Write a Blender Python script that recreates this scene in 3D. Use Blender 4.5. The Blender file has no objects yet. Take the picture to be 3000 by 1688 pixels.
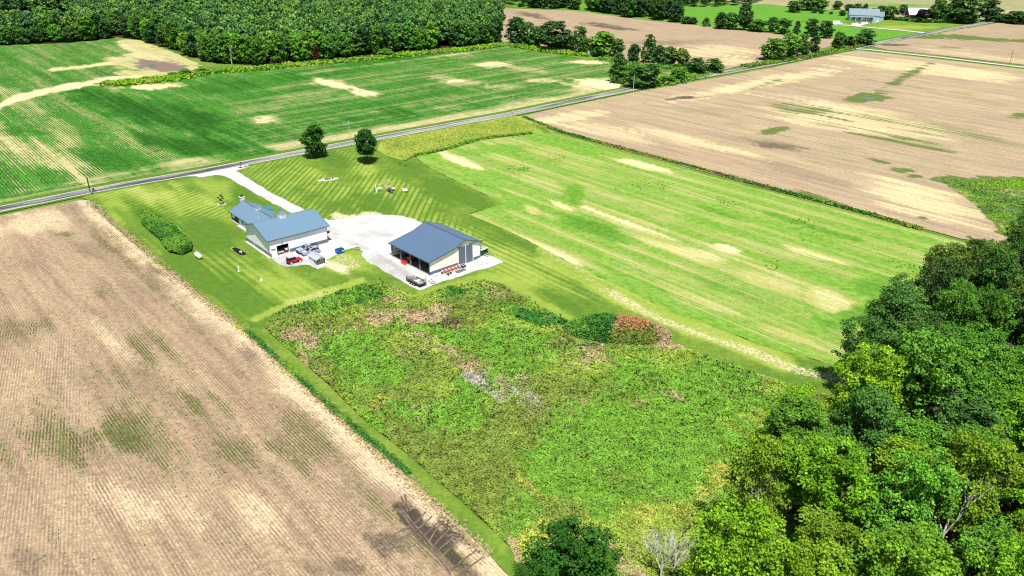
import bpy, math, random
import numpy as np
from mathutils import Vector, geometry

# ------------------------------------------------------------------ camera, sky, sun, exposure
sc = bpy.context.scene
col = sc.collection
HC, FPX, PIT = 80.0, 2300.0, math.radians(25.2)
cam_d = bpy.data.cameras.new('camera'); cam = bpy.data.objects.new('camera', cam_d); col.objects.link(cam)
cam_d.sensor_width = 36; cam_d.lens = FPX / 3000 * 36; cam_d.clip_end = 9000; cam_d.clip_start = 0.5
cam.location = (0, 0, HC); cam.rotation_euler = (math.pi / 2 - PIT, 0, 0)
sc.camera = cam
EL, AZ = math.radians(67), math.radians(172)          # sun height, sun bearing clockwise from +Y
w = bpy.data.worlds.new('World'); sc.world = w; w.use_nodes = True
nt = w.node_tree; nt.nodes.clear()
sky = nt.nodes.new('ShaderNodeTexSky'); sky.sky_type = 'NISHITA'; sky.sun_disc = False
sky.sun_elevation = EL; sky.sun_rotation = AZ
bg = nt.nodes.new('ShaderNodeBackground'); bg.inputs[1].default_value = 0.07
wo = nt.nodes.new('ShaderNodeOutputWorld')
nt.links.new(sky.outputs[0], bg.inputs[0]); nt.links.new(bg.outputs[0], wo.inputs[0])
sl = bpy.data.lights.new('sun', 'SUN'); sl.energy = 5.0; sl.angle = math.radians(0.5); sl.color = (1, 0.965, 0.90)
so = bpy.data.objects.new('sun', sl); col.objects.link(so)
sd = Vector((-math.sin(AZ) * math.cos(EL), -math.cos(AZ) * math.cos(EL), -math.sin(EL)))
so.rotation_euler = sd.to_track_quat('-Z', 'Y').to_euler(); so.location = (0, 0, 200)
sc.view_settings.view_transform = 'Standard'; sc.view_settings.look = 'None'
sc.view_settings.exposure = 0.65; sc.view_settings.gamma = 1
sc.render.engine = 'CYCLES'
sc.cycles.max_bounces = 5; sc.cycles.diffuse_bounces = 2; sc.cycles.glossy_bounces = 2
sc.cycles.transmission_bounces = 3; sc.cycles.transparent_max_bounces = 4
sc.cycles.use_denoising = False
sc.cycles.pixel_filter_type = 'BLACKMAN_HARRIS'; sc.cycles.filter_width = 1.2

ALB = .74        # overall reflectance of soils and leaves
rng = np.random.default_rng(7); random.seed(7)
CP, SP = math.cos(PIT), math.sin(PIT)
def G(px, py, h=0.0):
    """world x, y seen at photo pixel px, py on the level z = h (used once, to survey the site from the photo)"""
    X = (px - 1500) / FPX; Y = -(py - 844) / FPX
    t = (HC - h) / (SP - Y * CP)
    return np.array([X * t, (CP + Y * SP) * t])
def pix(x, y, z=0.0):
    dz = z - HC
    dep = y * CP - dz * SP; up = y * SP + dz * CP
    return 1500 + FPX * x / dep, 844 - FPX * up / dep
def hgt(bx, by, ty):
    """height of a thing standing at pixel bx, by whose top is seen at pixel row ty"""
    x, y = G(bx, by); lo, hi = 0.0, 60.0
    for _ in range(40):
        m = (lo + hi) / 2
        if pix(x, y, m)[1] > ty: lo = m
        else: hi = m
    return lo

# ------------------------------------------------------------------ noise in numpy (for outlines and cover maps)
_T = rng.random((256, 256))
def vn(x, y):
    xi = np.floor(x).astype(int); yi = np.floor(y).astype(int); fx = x - xi; fy = y - yi
    fx = fx * fx * (3 - 2 * fx); fy = fy * fy * (3 - 2 * fy)
    a = _T[xi % 256, yi % 256]; b = _T[(xi + 1) % 256, yi % 256]; c = _T[xi % 256, (yi + 1) % 256]; d = _T[(xi + 1) % 256, (yi + 1) % 256]
    return (a * (1 - fx) + b * fx) * (1 - fy) + (c * (1 - fx) + d * fx) * fy
def fbm(x, y, o=3):
    s = 0; a = 1; t = 0
    for i in range(o):
        s = s + a * vn(x * 2 ** i + 17 * i, y * 2 ** i + 31 * i); t += a; a *= .5
    return s / t

# ------------------------------------------------------------------ material helpers
class M:
    def __init__(s, name):
        s.m = bpy.data.materials.new(name); s.m.use_nodes = True; s.t = s.m.node_tree; s.t.nodes.clear()
        s.o = s.n('ShaderNodeOutputMaterial')
    def n(s, ty, **kw):
        x = s.t.nodes.new(ty)
        for k, v in kw.items(): setattr(x, k, v)
        return x
    def l(s, a, b): s.t.links.new(a, b)
    def put(s, sock, v):
        if hasattr(v, 'is_output') or isinstance(v, bpy.types.NodeSocket): s.l(v, sock)
        elif isinstance(v, (tuple, list)): sock.default_value = tuple(v) + ((1,) if len(v) == 3 and len(sock.default_value) == 4 else ())
        else: sock.default_value = v
    def math(s, op, a, b=0.0, c=None, clamp=False):
        x = s.n('ShaderNodeMath', operation=op); x.use_clamp = clamp
        s.put(x.inputs[0], a); s.put(x.inputs[1], b)
        if c is not None: s.put(x.inputs[2], c)
        return x.outputs[0]
    def step(s, v, lo, hi):
        x = s.n('ShaderNodeMapRange', interpolation_type='SMOOTHSTEP')
        s.put(x.inputs[0], v); s.put(x.inputs[1], lo); s.put(x.inputs[2], hi); return x.outputs[0]
    def mix(s, f, a, b, bt='MIX'):
        x = s.n('ShaderNodeMix', data_type='RGBA', blend_type=bt)
        s.put(x.inputs[0], f); s.put(x.inputs[6], a); s.put(x.inputs[7], b); return x.outputs[2]
    def noise(s, vec, scale, detail=2, rough=.5):
        x = s.n('ShaderNodeTexNoise'); s.put(x.inputs['Vector'], vec); x.inputs['Scale'].default_value = scale
        x.inputs['Detail'].default_value = detail; x.inputs['Roughness'].default_value = rough; return x.outputs[0]
    def comb(s, x, y, z=0.0):
        c = s.n('ShaderNodeCombineXYZ'); s.put(c.inputs[0], x); s.put(c.inputs[1], y); s.put(c.inputs[2], z); return c.outputs[0]
    def rot(s, az):
        """object position turned so that X runs along bearing az and Y across it"""
        g = s.n('ShaderNodeNewGeometry'); sp = s.n('ShaderNodeSeparateXYZ'); s.l(g.outputs['Position'], sp.inputs[0])
        a = math.radians(az); sx, cx = math.sin(a), math.cos(a)
        u = s.math('ADD', s.math('MULTIPLY', sp.outputs[0], sx), s.math('MULTIPLY', sp.outputs[1], cx))
        v = s.math('ADD', s.math('MULTIPLY', sp.outputs[0], cx), s.math('MULTIPLY', sp.outputs[1], -sx))
        return u, v, g.outputs['Position']
    def attr(s, name='cover'):
        a = s.n('ShaderNodeAttribute', attribute_name=name); sp = s.n('ShaderNodeSeparateColor'); s.l(a.outputs['Color'], sp.inputs[0])
        return sp.outputs[0], sp.outputs[1], sp.outputs[2], a.outputs['Alpha']
    def bump(s, h, d, strength=.5):
        b = s.n('ShaderNodeBump'); b.inputs['Strength'].default_value = strength; b.inputs['Distance'].default_value = d
        s.l(h, b.inputs['Height']); return b.outputs[0]
    def bsdf(s, colr, rough=.9, spec=.1, metal=0, normal=None, extra=None):
        b = s.n('ShaderNodeBsdfPrincipled'); s.put(b.inputs['Base Color'], colr); s.put(b.inputs['Roughness'], rough)
        b.inputs['Specular IOR Level'].default_value = spec; b.inputs['Metallic'].default_value = metal
        if normal is not None: s.l(normal, b.inputs['Normal'])
        s.l(b.outputs[0], s.o.inputs[0]); return s.m

def simple(name, c, rough=.6, spec=.3, metal=0, var=.12, scale=3.0, c2=None):
    m = M(name); g = m.n('ShaderNodeTexCoord')
    n = m.noise(g.outputs['Object'], scale, 4, .6)
    c2 = c2 or tuple(max(0, x * (1 - var * 2.2)) for x in c)
    return m.bsdf(m.mix(m.step(n, .35, .68), c2, c), rough, spec, metal)

def grain(m, p, c, s1=2.2, s2=.5, amt=.5):
    """value grain on a colour"""
    f = m.math('MULTIPLY', m.math('SUBTRACT', m.noise(p, s1, 3, .65), .5), amt)
    f2 = m.math('MULTIPLY', m.math('SUBTRACT', m.noise(p, s2, 3, .6), .5), amt * .8)
    k = m.math('MULTIPLY', m.math('ADD', m.math('ADD', f, f2), 1.0), ALB)
    return m.mix(1.0, c, m.comb(k, k, k), 'MULTIPLY')

def field_mat(name, az, soil, soil2, pale, dark, pl, pl2, spacing=.76, rowamp=.30, streak=.55, fine=.5, az2=None, bumpd=.12, soft=.12, long1=.02, gr=.8, vs=.55, dense=0.0):
    """crop field: R = how green, G = wet dark soil, B = pale residue, A = turned rows"""
    m = M(name); R, Gc, B, A = m.attr(); u, v, p = m.rot(az)
    def pattern(u, v):
        s1 = m.noise(m.comb(m.math('MULTIPLY', u, long1), m.math('MULTIPLY', v, vs)), 1.0, 3, .6)
        s2 = m.noise(m.comb(m.math('MULTIPLY', u, long1 * .5), m.math('MULTIPLY', v, vs * .25)), 1.0, 2, .5)
        rw = m.math('MULTIPLY', m.math('SINE', m.math('MULTIPLY', v, 2 * math.pi / spacing)), m.math('MULTIPLY_ADD', m.step(m.noise(m.comb(m.math('MULTIPLY', u, .25), m.math('MULTIPLY', v, .4)), 1.0, 2), .35, .62), .8, .2))
        k = m.math('ADD', m.math('MULTIPLY', m.math('SUBTRACT', s1, .5), streak * 1.6), m.math('MULTIPLY', m.math('SUBTRACT', s2, .5), streak * 1.6))
        return m.math('MULTIPLY_ADD', rw, rowamp, k), s1
    k, s1 = pattern(u, v)
    if az2 is not None:
        u2, v2, _ = m.rot(az2); k2, s12 = pattern(u2, v2)
        mm = m.n('ShaderNodeMix', data_type='FLOAT'); m.put(mm.inputs[0], A); m.put(mm.inputs[2], k); m.put(mm.inputs[3], k2); k = mm.outputs[0]
    fn = m.noise(p, 1.7, 3, .7); big = m.noise(p, .06, 3, .6)
    cov = m.math('ADD', m.math('ADD', R, k), m.math('ADD', m.math('MULTIPLY', m.math('SUBTRACT', fn, .5), fine * 2), m.math('MULTIPLY', m.math('SUBTRACT', big, .5), .5)))
    mask = m.step(cov, .5 - soft, .5 + soft)
    sc_ = m.mix(m.step(m.math('ADD', m.math('MULTIPLY', m.noise(m.comb(m.math('MULTIPLY', u, .03), m.math('MULTIPLY', v, .40)), 1.0, 4, .65), .75), m.math('MULTIPLY', m.noise(p, .05, 3, .6), .25)), .38, .62), soil, soil2)
    sc_ = m.mix(m.step(m.math('ADD', m.math('ADD', B, m.math('MULTIPLY', k, .8)), m.math('MULTIPLY', m.math('SUBTRACT', fn, .5), .9)), .25, .8), sc_, pale)
    sc_ = m.mix(m.step(m.math('ADD', Gc, m.math('MULTIPLY', m.math('SUBTRACT', fn, .5), .7)), .25, .75), sc_, dark)
    sc_ = grain(m, p, sc_, 3.2, .9, gr)
    pc = m.mix(m.step(m.math('ADD', m.math('MULTIPLY', s1, .5), m.math('MULTIPLY', m.noise(p, .6, 3, .7), .5)), .40, .62), pl, pl2)
    if dense: pc = m.mix(m.math('MULTIPLY', m.step(cov, .85, 1.5), dense), pc, m.mix(1, pc, (.35, .42, .35), 'MULTIPLY'))
    pc = grain(m, p, pc, 2.6, .3, .75)
    c = m.mix(mask, sc_, pc)
    return m.bsdf(c, .95, .05, normal=m.bump(m.math('ADD', mask, fn), bumpd, .7))

# ------------------------------------------------------------------ object helpers
def tag(o, label=None, cat=None, group=None, kind=None):
    if label: o['label'] = label
    if cat: o['category'] = cat
    if group: o['group'] = group
    if kind: o['kind'] = kind
    return o
def link(name, data, parent=None, loc=None, rz=None):
    o = bpy.data.objects.new(name, data); col.objects.link(o)
    if parent is not None: o.parent = parent
    if loc is not None: o.location = loc
    if rz is not None: o.rotation_euler = (0, 0, rz)
    return o
def thing(name, label, cat, loc, rz=0, group=None):
    return tag(link(name, None, None, loc, rz), label, cat, group)
def np_mesh(name, V, Fq, mats, attrs=None, smooth=False):
    me = bpy.data.meshes.new(name); V = np.asarray(V, np.float32); Fq = np.asarray(Fq, np.int32)
    k = Fq.shape[1]; me.vertices.add(len(V)); me.vertices.foreach_set('co', V.ravel())
    me.loops.add(Fq.size); me.loops.foreach_set('vertex_index', Fq.ravel())
    me.polygons.add(len(Fq)); me.polygons.foreach_set('loop_start', np.arange(0, Fq.size, k, dtype=np.int32))
    me.update(calc_edges=True)
    if smooth: me.polygons.foreach_set('use_smooth', np.ones(len(Fq), bool))
    for m in mats: me.materials.append(m)
    for nm, ty, arr in (attrs or []):
        a = me.attributes.new(nm, ty, 'POINT')
        a.data.foreach_set('color' if 'COLOR' in ty else 'value', np.asarray(arr, np.float32).ravel())
    return me

class MB:
    """collects simple solids, then links them as one mesh object"""
    def __init__(s): s.v = []; s.f = []
    def add(s, vs, fs):
        b = len(s.v); s.v += [tuple(map(float, q)) for q in vs]; s.f += [tuple(b + i for i in f) for f in fs]; return s
    def box(s, x0, x1, y0, y1, z0, z1):
        return s.add([(x0, y0, z0), (x1, y0, z0), (x1, y1, z0), (x0, y1, z0), (x0, y0, z1), (x1, y0, z1), (x1, y1, z1), (x0, y1, z1)],
                     [(0, 3, 2, 1), (4, 5, 6, 7), (0, 1, 5, 4), (1, 2, 6, 5), (2, 3, 7, 6), (3, 0, 4, 7)])
    def taper(s, x0, x1, y0, y1, z0, z1, ax, ay, bx=None):
        """box whose top is drawn in by ax (front), bx (rear), ay (sides)"""
        bx = ax if bx is None else bx
        return s.add([(x0, y0, z0), (x1, y0, z0), (x1, y1, z0), (x0, y1, z0), (x0 + bx, y0 + ay, z1), (x1 - ax, y0 + ay, z1), (x1 - ax, y1 - ay, z1), (x0 + bx, y1 - ay, z1)],
                     [(0, 3, 2, 1), (4, 5, 6, 7), (0, 1, 5, 4), (1, 2, 6, 5), (2, 3, 7, 6), (3, 0, 4, 7)])
    def prism(s, poly, a0, a1, axis='y', inset=0):
        """polygon extruded along an axis; poly in the two other axes"""
        n = len(poly); cx = sum(p[0] for p in poly) / n; cz = sum(p[1] for p in poly) / n
        def pt(p, a):
            if axis == 'y': return (p[0], a, p[1])
            if axis == 'x': return (a, p[0], p[1])
            return (p[0], p[1], a)
        vs = [pt(p, a0) for p in poly] + [pt(p, a1) for p in poly]
        fs = [tuple(range(n)), tuple(range(2 * n - 1, n - 1, -1))] + [(i, i + n, (i + 1) % n + n, (i + 1) % n) for i in range(n)]
        return s.add(vs, fs)
    def tube(s, p, q, r0, r1=None, n=8, caps=True):
        r1 = r0 if r1 is None else r1; p = Vector(p); q = Vector(q); d = (q - p)
        if d.length < 1e-6: return s
        d.normalize(); a = d.orthogonal().normalized(); b = d.cross(a)
        vs = [p + (a * math.cos(t) + b * math.sin(t)) * r0 for t in [2 * math.pi * i / n for i in range(n)]]
        vs += [q + (a * math.cos(t) + b * math.sin(t)) * r1 for t in [2 * math.pi * i / n for i in range(n)]]
        fs = [(i, (i + 1) % n, (i + 1) % n + n, i + n) for i in range(n)]
        if caps: fs += [tuple(range(n - 1, -1, -1)), tuple(range(n, 2 * n))]
        return s.add(vs, fs)
    def ring(s, c, R, r, axis='z', n=20, k=6):
        vs = []; fs = []
        for i in range(n):
            t = 2 * math.pi * i / n
            for j in range(k):
                q = 2 * math.pi * j / k; rr = R + r * math.cos(q); h = r * math.sin(q)
                x, y, z = rr * math.cos(t), rr * math.sin(t), h
                if axis == 'y': x, y, z = x, z, y
                if axis == 'x': x, y, z = z, x, y
                vs.append((c[0] + x, c[1] + y, c[2] + z))
                fs.append((i * k + j, ((i + 1) % n) * k + j, ((i + 1) % n) * k + (j + 1) % k, i * k + (j + 1) % k))
        return s.add(vs, fs)
    def build(s, name, mat, parent=None, loc=None, rz=None, bevel=0, smooth=False, label=None):
        me = bpy.data.meshes.new(name); me.from_pydata(s.v, [], s.f)
        if bevel or True:
            import bmesh
            bm = bmesh.new(); bm.from_mesh(me)
            if bevel:
                bmesh.ops.remove_doubles(bm, verts=bm.verts, dist=1e-4)
                bmesh.ops.bevel(bm, geom=[e for e in bm.edges if len(e.link_faces) == 2 and e.calc_face_angle(0) > .4], offset=bevel, segments=2, affect='EDGES', profile=.6)
            bmesh.ops.recalc_face_normals(bm, faces=bm.faces); bm.to_mesh(me); bm.free()
        if smooth: me.polygons.foreach_set('use_smooth', [True] * len(me.polygons))
        me.materials.append(mat); o = link(name, me, parent, loc, rz)
        if label: o['label'] = label
        return o
def part(name, mat, parent, fn, **kw):
    b = MB(); fn(b); return b.build(name, mat, parent, **kw)
def copy_tree(o, parent=None):
    c = o.copy(); col.objects.link(c); c.parent = parent
    for ch in [q for q in bpy.data.objects if q.parent == o]: copy_tree(ch, c)
    return c
# ------------------------------------------------------------------ surveyed sheets of ground
def st_(y): return np.clip(y * .0062, .85, 7.0)
def inpoly(x, y, poly):
    r = np.zeros(len(x), bool); j = len(poly) - 1
    for i in range(len(poly)):
        xi, yi = poly[i]; xj, yj = poly[j]
        if yi != yj:
            r ^= ((yi > y) != (yj > y)) & (x < (xj - xi) * (y - yi) / (yj - yi) + xi)
        j = i
    return r
def patches(px, py, lst, wx, wy):
    """evaluate named spots on a field; each is (channel, amount, cx, cy, rx, ry, tilt) or a polyline (channel, amount, [(x,y)..], half width)"""
    out = np.zeros((4, len(px))); uu = wx * .649 - wy * .760; vv = wx * .760 + wy * .649
    wob = (fbm(wx * .09, wy * .09) - .5) * .8 + (fbm(uu * .03, vv * .45) - .5) * 1.5
    for q in lst:
        if isinstance(q[2], list):
            ch, a, pts, hw = q; d = np.full(len(px), 1e9)
            for (x0, y0), (x1, y1) in zip(pts[:-1], pts[1:]):
                dx, dy = x1 - x0, y1 - y0; t = np.clip(((px - x0) * dx + (py - y0) * dy) / (dx * dx + dy * dy), 0, 1)
                d = np.minimum(d, np.hypot(px - x0 - t * dx, py - y0 - t * dy))
            e = d / hw
        else:
            ch, a, cx, cy, rx, ry = q[:6]; t = math.radians(q[6] if len(q) > 6 else 0)
            dx, dy = px - cx, py - cy; e = np.hypot((dx * math.cos(t) + dy * math.sin(t)) / rx, (-dx * math.sin(t) + dy * math.cos(t)) / ry)
        k = np.clip((1.35 + wob - e) / .8, 0, 1); k = k * k * (3 - 2 * k)
        out[ch] += a * k
    return out
def sheet(name, poly_px, z, mat, base=(0, 0, 0, 0), spots=(), edge=.35, fac=1.0, world=None, fn=None, kind='structure', hfn=None, fine=False):
    P = np.array(world) if world is not None else np.array([G(*p) for p in poly_px])
    pts = []
    for i in range(len(P)):
        a, b = P[i], P[(i + 1) % len(P)]; L = np.linalg.norm(b - a); n = max(1, int(L / (st_(min(a[1], b[1])) * fac * (1 if edge else 4))))
        nrm = np.array([-(b - a)[1], (b - a)[0]]) / max(L, 1e-6)
        for k in range(n):
            q = a + (b - a) * k / n
            if edge and k: q = q + nrm * (fbm(np.array([q[0] * .35]), np.array([q[1] * .35]))[0] - .5) * 2 * edge * (1 if q[1] < 300 else 2.2)
            pts.append(q)
    B = np.array(pts); ymin, ymax = B[:, 1].min(), B[:, 1].max(); gx = []; gy = []
    y = ymin + .4
    while y < ymax:
        s = float(st_(y)) * fac; half = .78 * y + 60
        xs = np.arange(max(B[:, 0].min(), -half), min(B[:, 0].max(), half), s); gx.append(xs + rng.random(len(xs)) * s * .3 + (s / 2 if len(gx) % 2 else 0)); gy.append(y + rng.random(len(xs)) * s * .3); y += s
    gx = np.concatenate(gx); gy = np.concatenate(gy); k = inpoly(gx, gy, B); gx, gy = gx[k], gy[k]
    nb = len(B); vs = [Vector(q) for q in B] + [Vector((a, b)) for a, b in zip(gx, gy)]
    r = geometry.delaunay_2d_cdt(vs, [], [list(range(nb))], 1, 1e-5, False)
    V2 = np.array([(q.x, q.y) for q in r[0]]); Fq = np.array([f for f in r[2] if len(f) == 3])
    cen = V2[Fq].mean(1); Fq = Fq[inpoly(cen[:, 0], cen[:, 1], B)]
    a, b, c = V2[Fq[:, 0]], V2[Fq[:, 1]], V2[Fq[:, 2]]
    flip = ((b - a)[:, 0] * (c - a)[:, 1] - (b - a)[:, 1] * (c - a)[:, 0]) < 0; Fq[flip] = Fq[flip][:, ::-1]
    zz = np.full(len(V2), z, float)
    if hfn is not None: zz = z + hfn(V2[:, 0], V2[:, 1])
    px, py = pix(V2[:, 0], V2[:, 1])
    o4 = patches(px, py, spots, V2[:, 0], V2[:, 1]) + np.array(base)[:, None]
    if fn is not None: fn(o4, px, py, V2)
    me = np_mesh(name, np.c_[V2, zz], Fq, [mat], [('cover', 'FLOAT_COLOR', np.clip(o4, -1, 2).T)], smooth=hfn is not None)
    o = link(name, me)
    if kind: o['kind'] = kind
    return o

AZR, AZP, AZL, AZB = 49.8, 139.5, 24.0, 154.0        # bearings of the road and of the property line
ROAD = [(-260, 664), (0, 612.5), (250, 562), (433, 529), (582, 504), (874, 447.5), (1118, 402), (1500, 333), (1864, 258), (2132, 211), (2250, 189.5), (2520, 137), (2716, 97.5), (2832, 77), (2922, 59.7), (3080, 36)]
RW = np.array([G(*p) for p in ROAD])
def offs(line, d):
    """line of world points moved sideways by d metres (positive = towards the camera side)"""
    out = []
    for i in range(len(line)):
        a = line[max(0, i - 1)]; b = line[min(len(line) - 1, i + 1)]; t = (b - a) / np.linalg.norm(b - a)
        out.append(line[i] + np.array([t[1], -t[0]]) * d)
    return np.array(out)
def ribbon(name, line, d0, d1, z, mat, step=4.0, wob=.12, kind='structure'):
    seg = [line[0]]
    for a, b in zip(line[:-1], line[1:]):
        n = max(1, int(np.linalg.norm(b - a) / step)); seg += [a + (b - a) * (k + 1) / n for k in range(n)]
    seg = np.array(seg); A = offs(seg, d0); Bq = offs(seg, d1); n = len(seg)
    wv = (fbm(seg[:, 0] * .3, seg[:, 1] * .3) - .5)[:, None] * 2 * wob
    V = np.r_[np.c_[A - wv, np.full(n, z)], np.c_[Bq + wv, np.full(n, z)]]
    F = [(i + n, i + n + 1, i + 1, i) for i in range(n - 1)]
    o = link(name, np_mesh(name, V, F, [mat]))
    if kind: o['kind'] = kind
    return o

# ---- ground materials
SOIL, SOIL2, PALE, DARK = (.34, .235, .165), (.27, .185, .145), (.60, .47, .30), (.085, .062, .045)
m_bean = field_mat('bean_stubble_soil', AZP, (.37, .265, .165), (.26, .18, .12), (.62, .49, .30), (.075, .058, .045), (.10, .115, .035), (.15, .17, .045), rowamp=.30, streak=.40, fine=.5, spacing=.52, az2=AZB, bumpd=.15, soft=.14, gr=1.3)
m_mid = field_mat('young_bean_crop', AZP, (.47, .45, .18), (.36, .39, .10), (.70, .64, .36), (.12, .13, .03), (.125, .295, .028), (.225, .38, .055), rowamp=.16, streak=.8, vs=1.2, fine=.30, bumpd=.12, soft=.16, long1=.012)
m_brown = field_mat('dry_brown_field', AZP, (.43, .325, .20), (.33, .245, .165), (.64, .53, .30), (.12, .095, .075), (.16, .18, .06), (.09, .16, .035), rowamp=.06, streak=.9, vs=.8, fine=.28, bumpd=.08, spacing=3.0, soft=.22, long1=.006, gr=.9)
m_corn = field_mat('young_corn_crop', AZP, (.52, .45, .22), (.42, .42, .16), (.70, .60, .36), (.22, .165, .13), (.030, .145, .018), (.085, .28, .03), rowamp=.46, streak=.75, fine=.40, az2=AZR, bumpd=.35, soft=.17, long1=.015, spacing=.98, dense=.9)
m_far = field_mat('distant_field', AZR, (.36, .26, .18), (.29, .21, .165), (.5, .4, .25), (.13, .10, .08), (.10, .27, .03), (.14, .33, .035), rowamp=.0, streak=.35, fine=.15, bumpd=.02, soft=.3)

def lawn_mat():
    m = M('mown_lawn_grass'); R, S, B, A = m.attr(); u, v, p = m.rot(3.0); u2, v2, _ = m.rot(AZR - 8); u3, v3, _ = m.rot(AZP)
    wv = m.math('SINE', m.math('ADD', m.math('MULTIPLY', v, 2 * math.pi / 1.9), m.math('MULTIPLY', m.noise(p, .03, 1), 2.0)))
    wv2 = m.math('SINE', m.math('ADD', m.math('MULTIPLY', v3, 2 * math.pi / 2.0), m.math('MULTIPLY', m.noise(p, .07, 2), 2.0)))
    u4, v4, _ = m.rot(AZL); wv3 = m.step(m.math('SINE', m.math('ADD', m.math('MULTIPLY', v4, 2 * math.pi / 2.2), m.math('MULTIPLY', m.noise(p, .05, 2), 2.0))), -.7, .4)
    st = m.math('ADD', m.math('MULTIPLY', m.step(wv, -.95, -.1), .75), m.math('MULTIPLY', m.step(m.noise(m.comb(m.math('MULTIPLY', u, .05), m.math('MULTIPLY', v, .26)), 1, 2), .4, .6), .35))
    f1 = m.noise(p, 1.1, 4, .7); f2 = m.noise(p, .09, 4, .6); f3 = m.noise(m.comb(m.math('MULTIPLY', u2, .35), m.math('MULTIPLY', v2, 1.3)), 1, 3, .6)
    t = m.math('ADD', m.math('ADD', R, m.math('MULTIPLY', m.math('SUBTRACT', f2, .5), .8)), m.math('ADD', m.math('MULTIPLY', m.math('SUBTRACT', f3, .5), .3), m.math('MULTIPLY', m.math('SUBTRACT', f1, .5), .7)))
    t = m.math('ADD', t, m.math('MULTIPLY', m.math('MULTIPLY', m.math('SUBTRACT', st, .55), m.math('MAXIMUM', S, 0.0)), .7))
    t = m.math('ADD', t, m.math('MULTIPLY', m.math('MULTIPLY', wv2, m.math('MAXIMUM', A, 0.0)), .22))
    t = m.math('ADD', t, m.math('MULTIPLY', m.math('MULTIPLY', m.math('SUBTRACT', wv3, .55), m.math('MAXIMUM', m.math('MULTIPLY', A, -1.0), 0.0)), .55))
    c = m.mix(m.step(t, .05, .95), (.095, .19, .022), (.27, .365, .055))
    c = m.mix(m.step(m.math('ADD', t, m.math('MULTIPLY', m.math('SUBTRACT', f1, .5), .8)), 1.0, 1.5), c, (.42, .42, .14))
    c = m.mix(m.step(m.math('ADD', B, m.math('MULTIPLY', m.math('SUBTRACT', m.noise(p, 1.6, 4, .75), .5), 1.6)), .4, .62), c, (.62, .52, .34))
    c = grain(m, p, c, 2.6, .5, .75)
    return m.bsdf(c, .95, .05, normal=m.bump(f1, .15, .6))
m_lawn = lawn_mat()
def meadow_mat():
    m = M('weedy_meadow_soil'); R, Gc, B, A = m.attr(); u, v, p = m.rot(0)
    f1 = m.noise(p, .9, 4, .7); f2 = m.noise(p, .12, 4, .6)
    c = m.mix(m.step(f2, .35, .65), (.10, .14, .02), (.15, .22, .03)); c = m.mix(m.step(m.math('ADD', B, m.math('MULTIPLY', m.math('SUBTRACT', f1, .5), 1.2)), .3, .8), c, (.36, .27, .17))
    return m.bsdf(grain(m, p, c), .95, .05, normal=m.bump(f1, .3, .8))
m_meadow = meadow_mat()
def gravel_mat(name='white_gravel', c1=(.56, .555, .54), c2=(.39, .38, .36), rep=.0):
    m = M(name); u, v, p = m.rot(0); R, Gc, B, A = m.attr()
    f = m.noise(p, 6, 4, .8); f2 = m.noise(p, .18, 4, .65)
    c = m.mix(m.step(m.math('ADD', f2, m.math('MULTIPLY', R, .5)), .45, .95), c1, c2)
    c = m.mix(m.step(m.math('ADD', Gc, m.math('MULTIPLY', m.math('SUBTRACT', m.noise(p, 1.1, 4, .7), .5), 1.0)), .45, .75), c, (.50, .43, .34))
    return m.bsdf(grain(m, p, c, 7.0, 1.1, .34), .95, .1, normal=m.bump(f, .03, .5))
m_gravel = gravel_mat()
def road_mat():
    m = M('patched_asphalt'); u, v, p = m.rot(AZR); R, Gc, B, A = m.attr()
    l = m.noise(m.comb(m.math('MULTIPLY', u, .05), m.math('MULTIPLY', v, .75)), 1, 4, .65); g = m.noise(p, 5, 3, .8)
    l2 = m.noise(m.comb(m.math('MULTIPLY', u, .02), m.math('MULTIPLY', v, .2)), 1.0, 2, .5)
    c = m.mix(m.step(m.math('MULTIPLY_ADD', l2, .8, l), .70, 1.08), (.045, .048, .06), (.36, .35, .34))
    return m.bsdf(grain(m, p, c, 4, 1, .35), .85, .2)
m_road = road_mat()
m_shoulder = gravel_mat('road_shoulder_gravel', (.58, .55, .50), (.42, .38, .33))
m_verge = lawn_mat(); m_verge.name = 'rough_verge_grass'

# ---- the base ground
def g_mat():
    m = M('open_country_grass'); u, v, p = m.rot(0); f = m.noise(p, .02, 5, .6)
    return m.bsdf(grain(m, p, m.mix(m.step(f, .35, .65), (.10, .20, .022), (.20, .27, .05)), 1.2, .2, .6), .95, .05)
m_base = g_mat()
me = np_mesh('ground', [(-6000, -2500, -.22), (6000, -2500, -.22), (6000, 9000, -.22), (-6000, 9000, -.22)], [(0, 1, 2, 3)], [m_base])
tag(link('ground', me), kind='structure')

RC = offs(RW, 3.3); RN = offs(RW, -3.3)      # road edges on the camera side and on the far side
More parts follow.
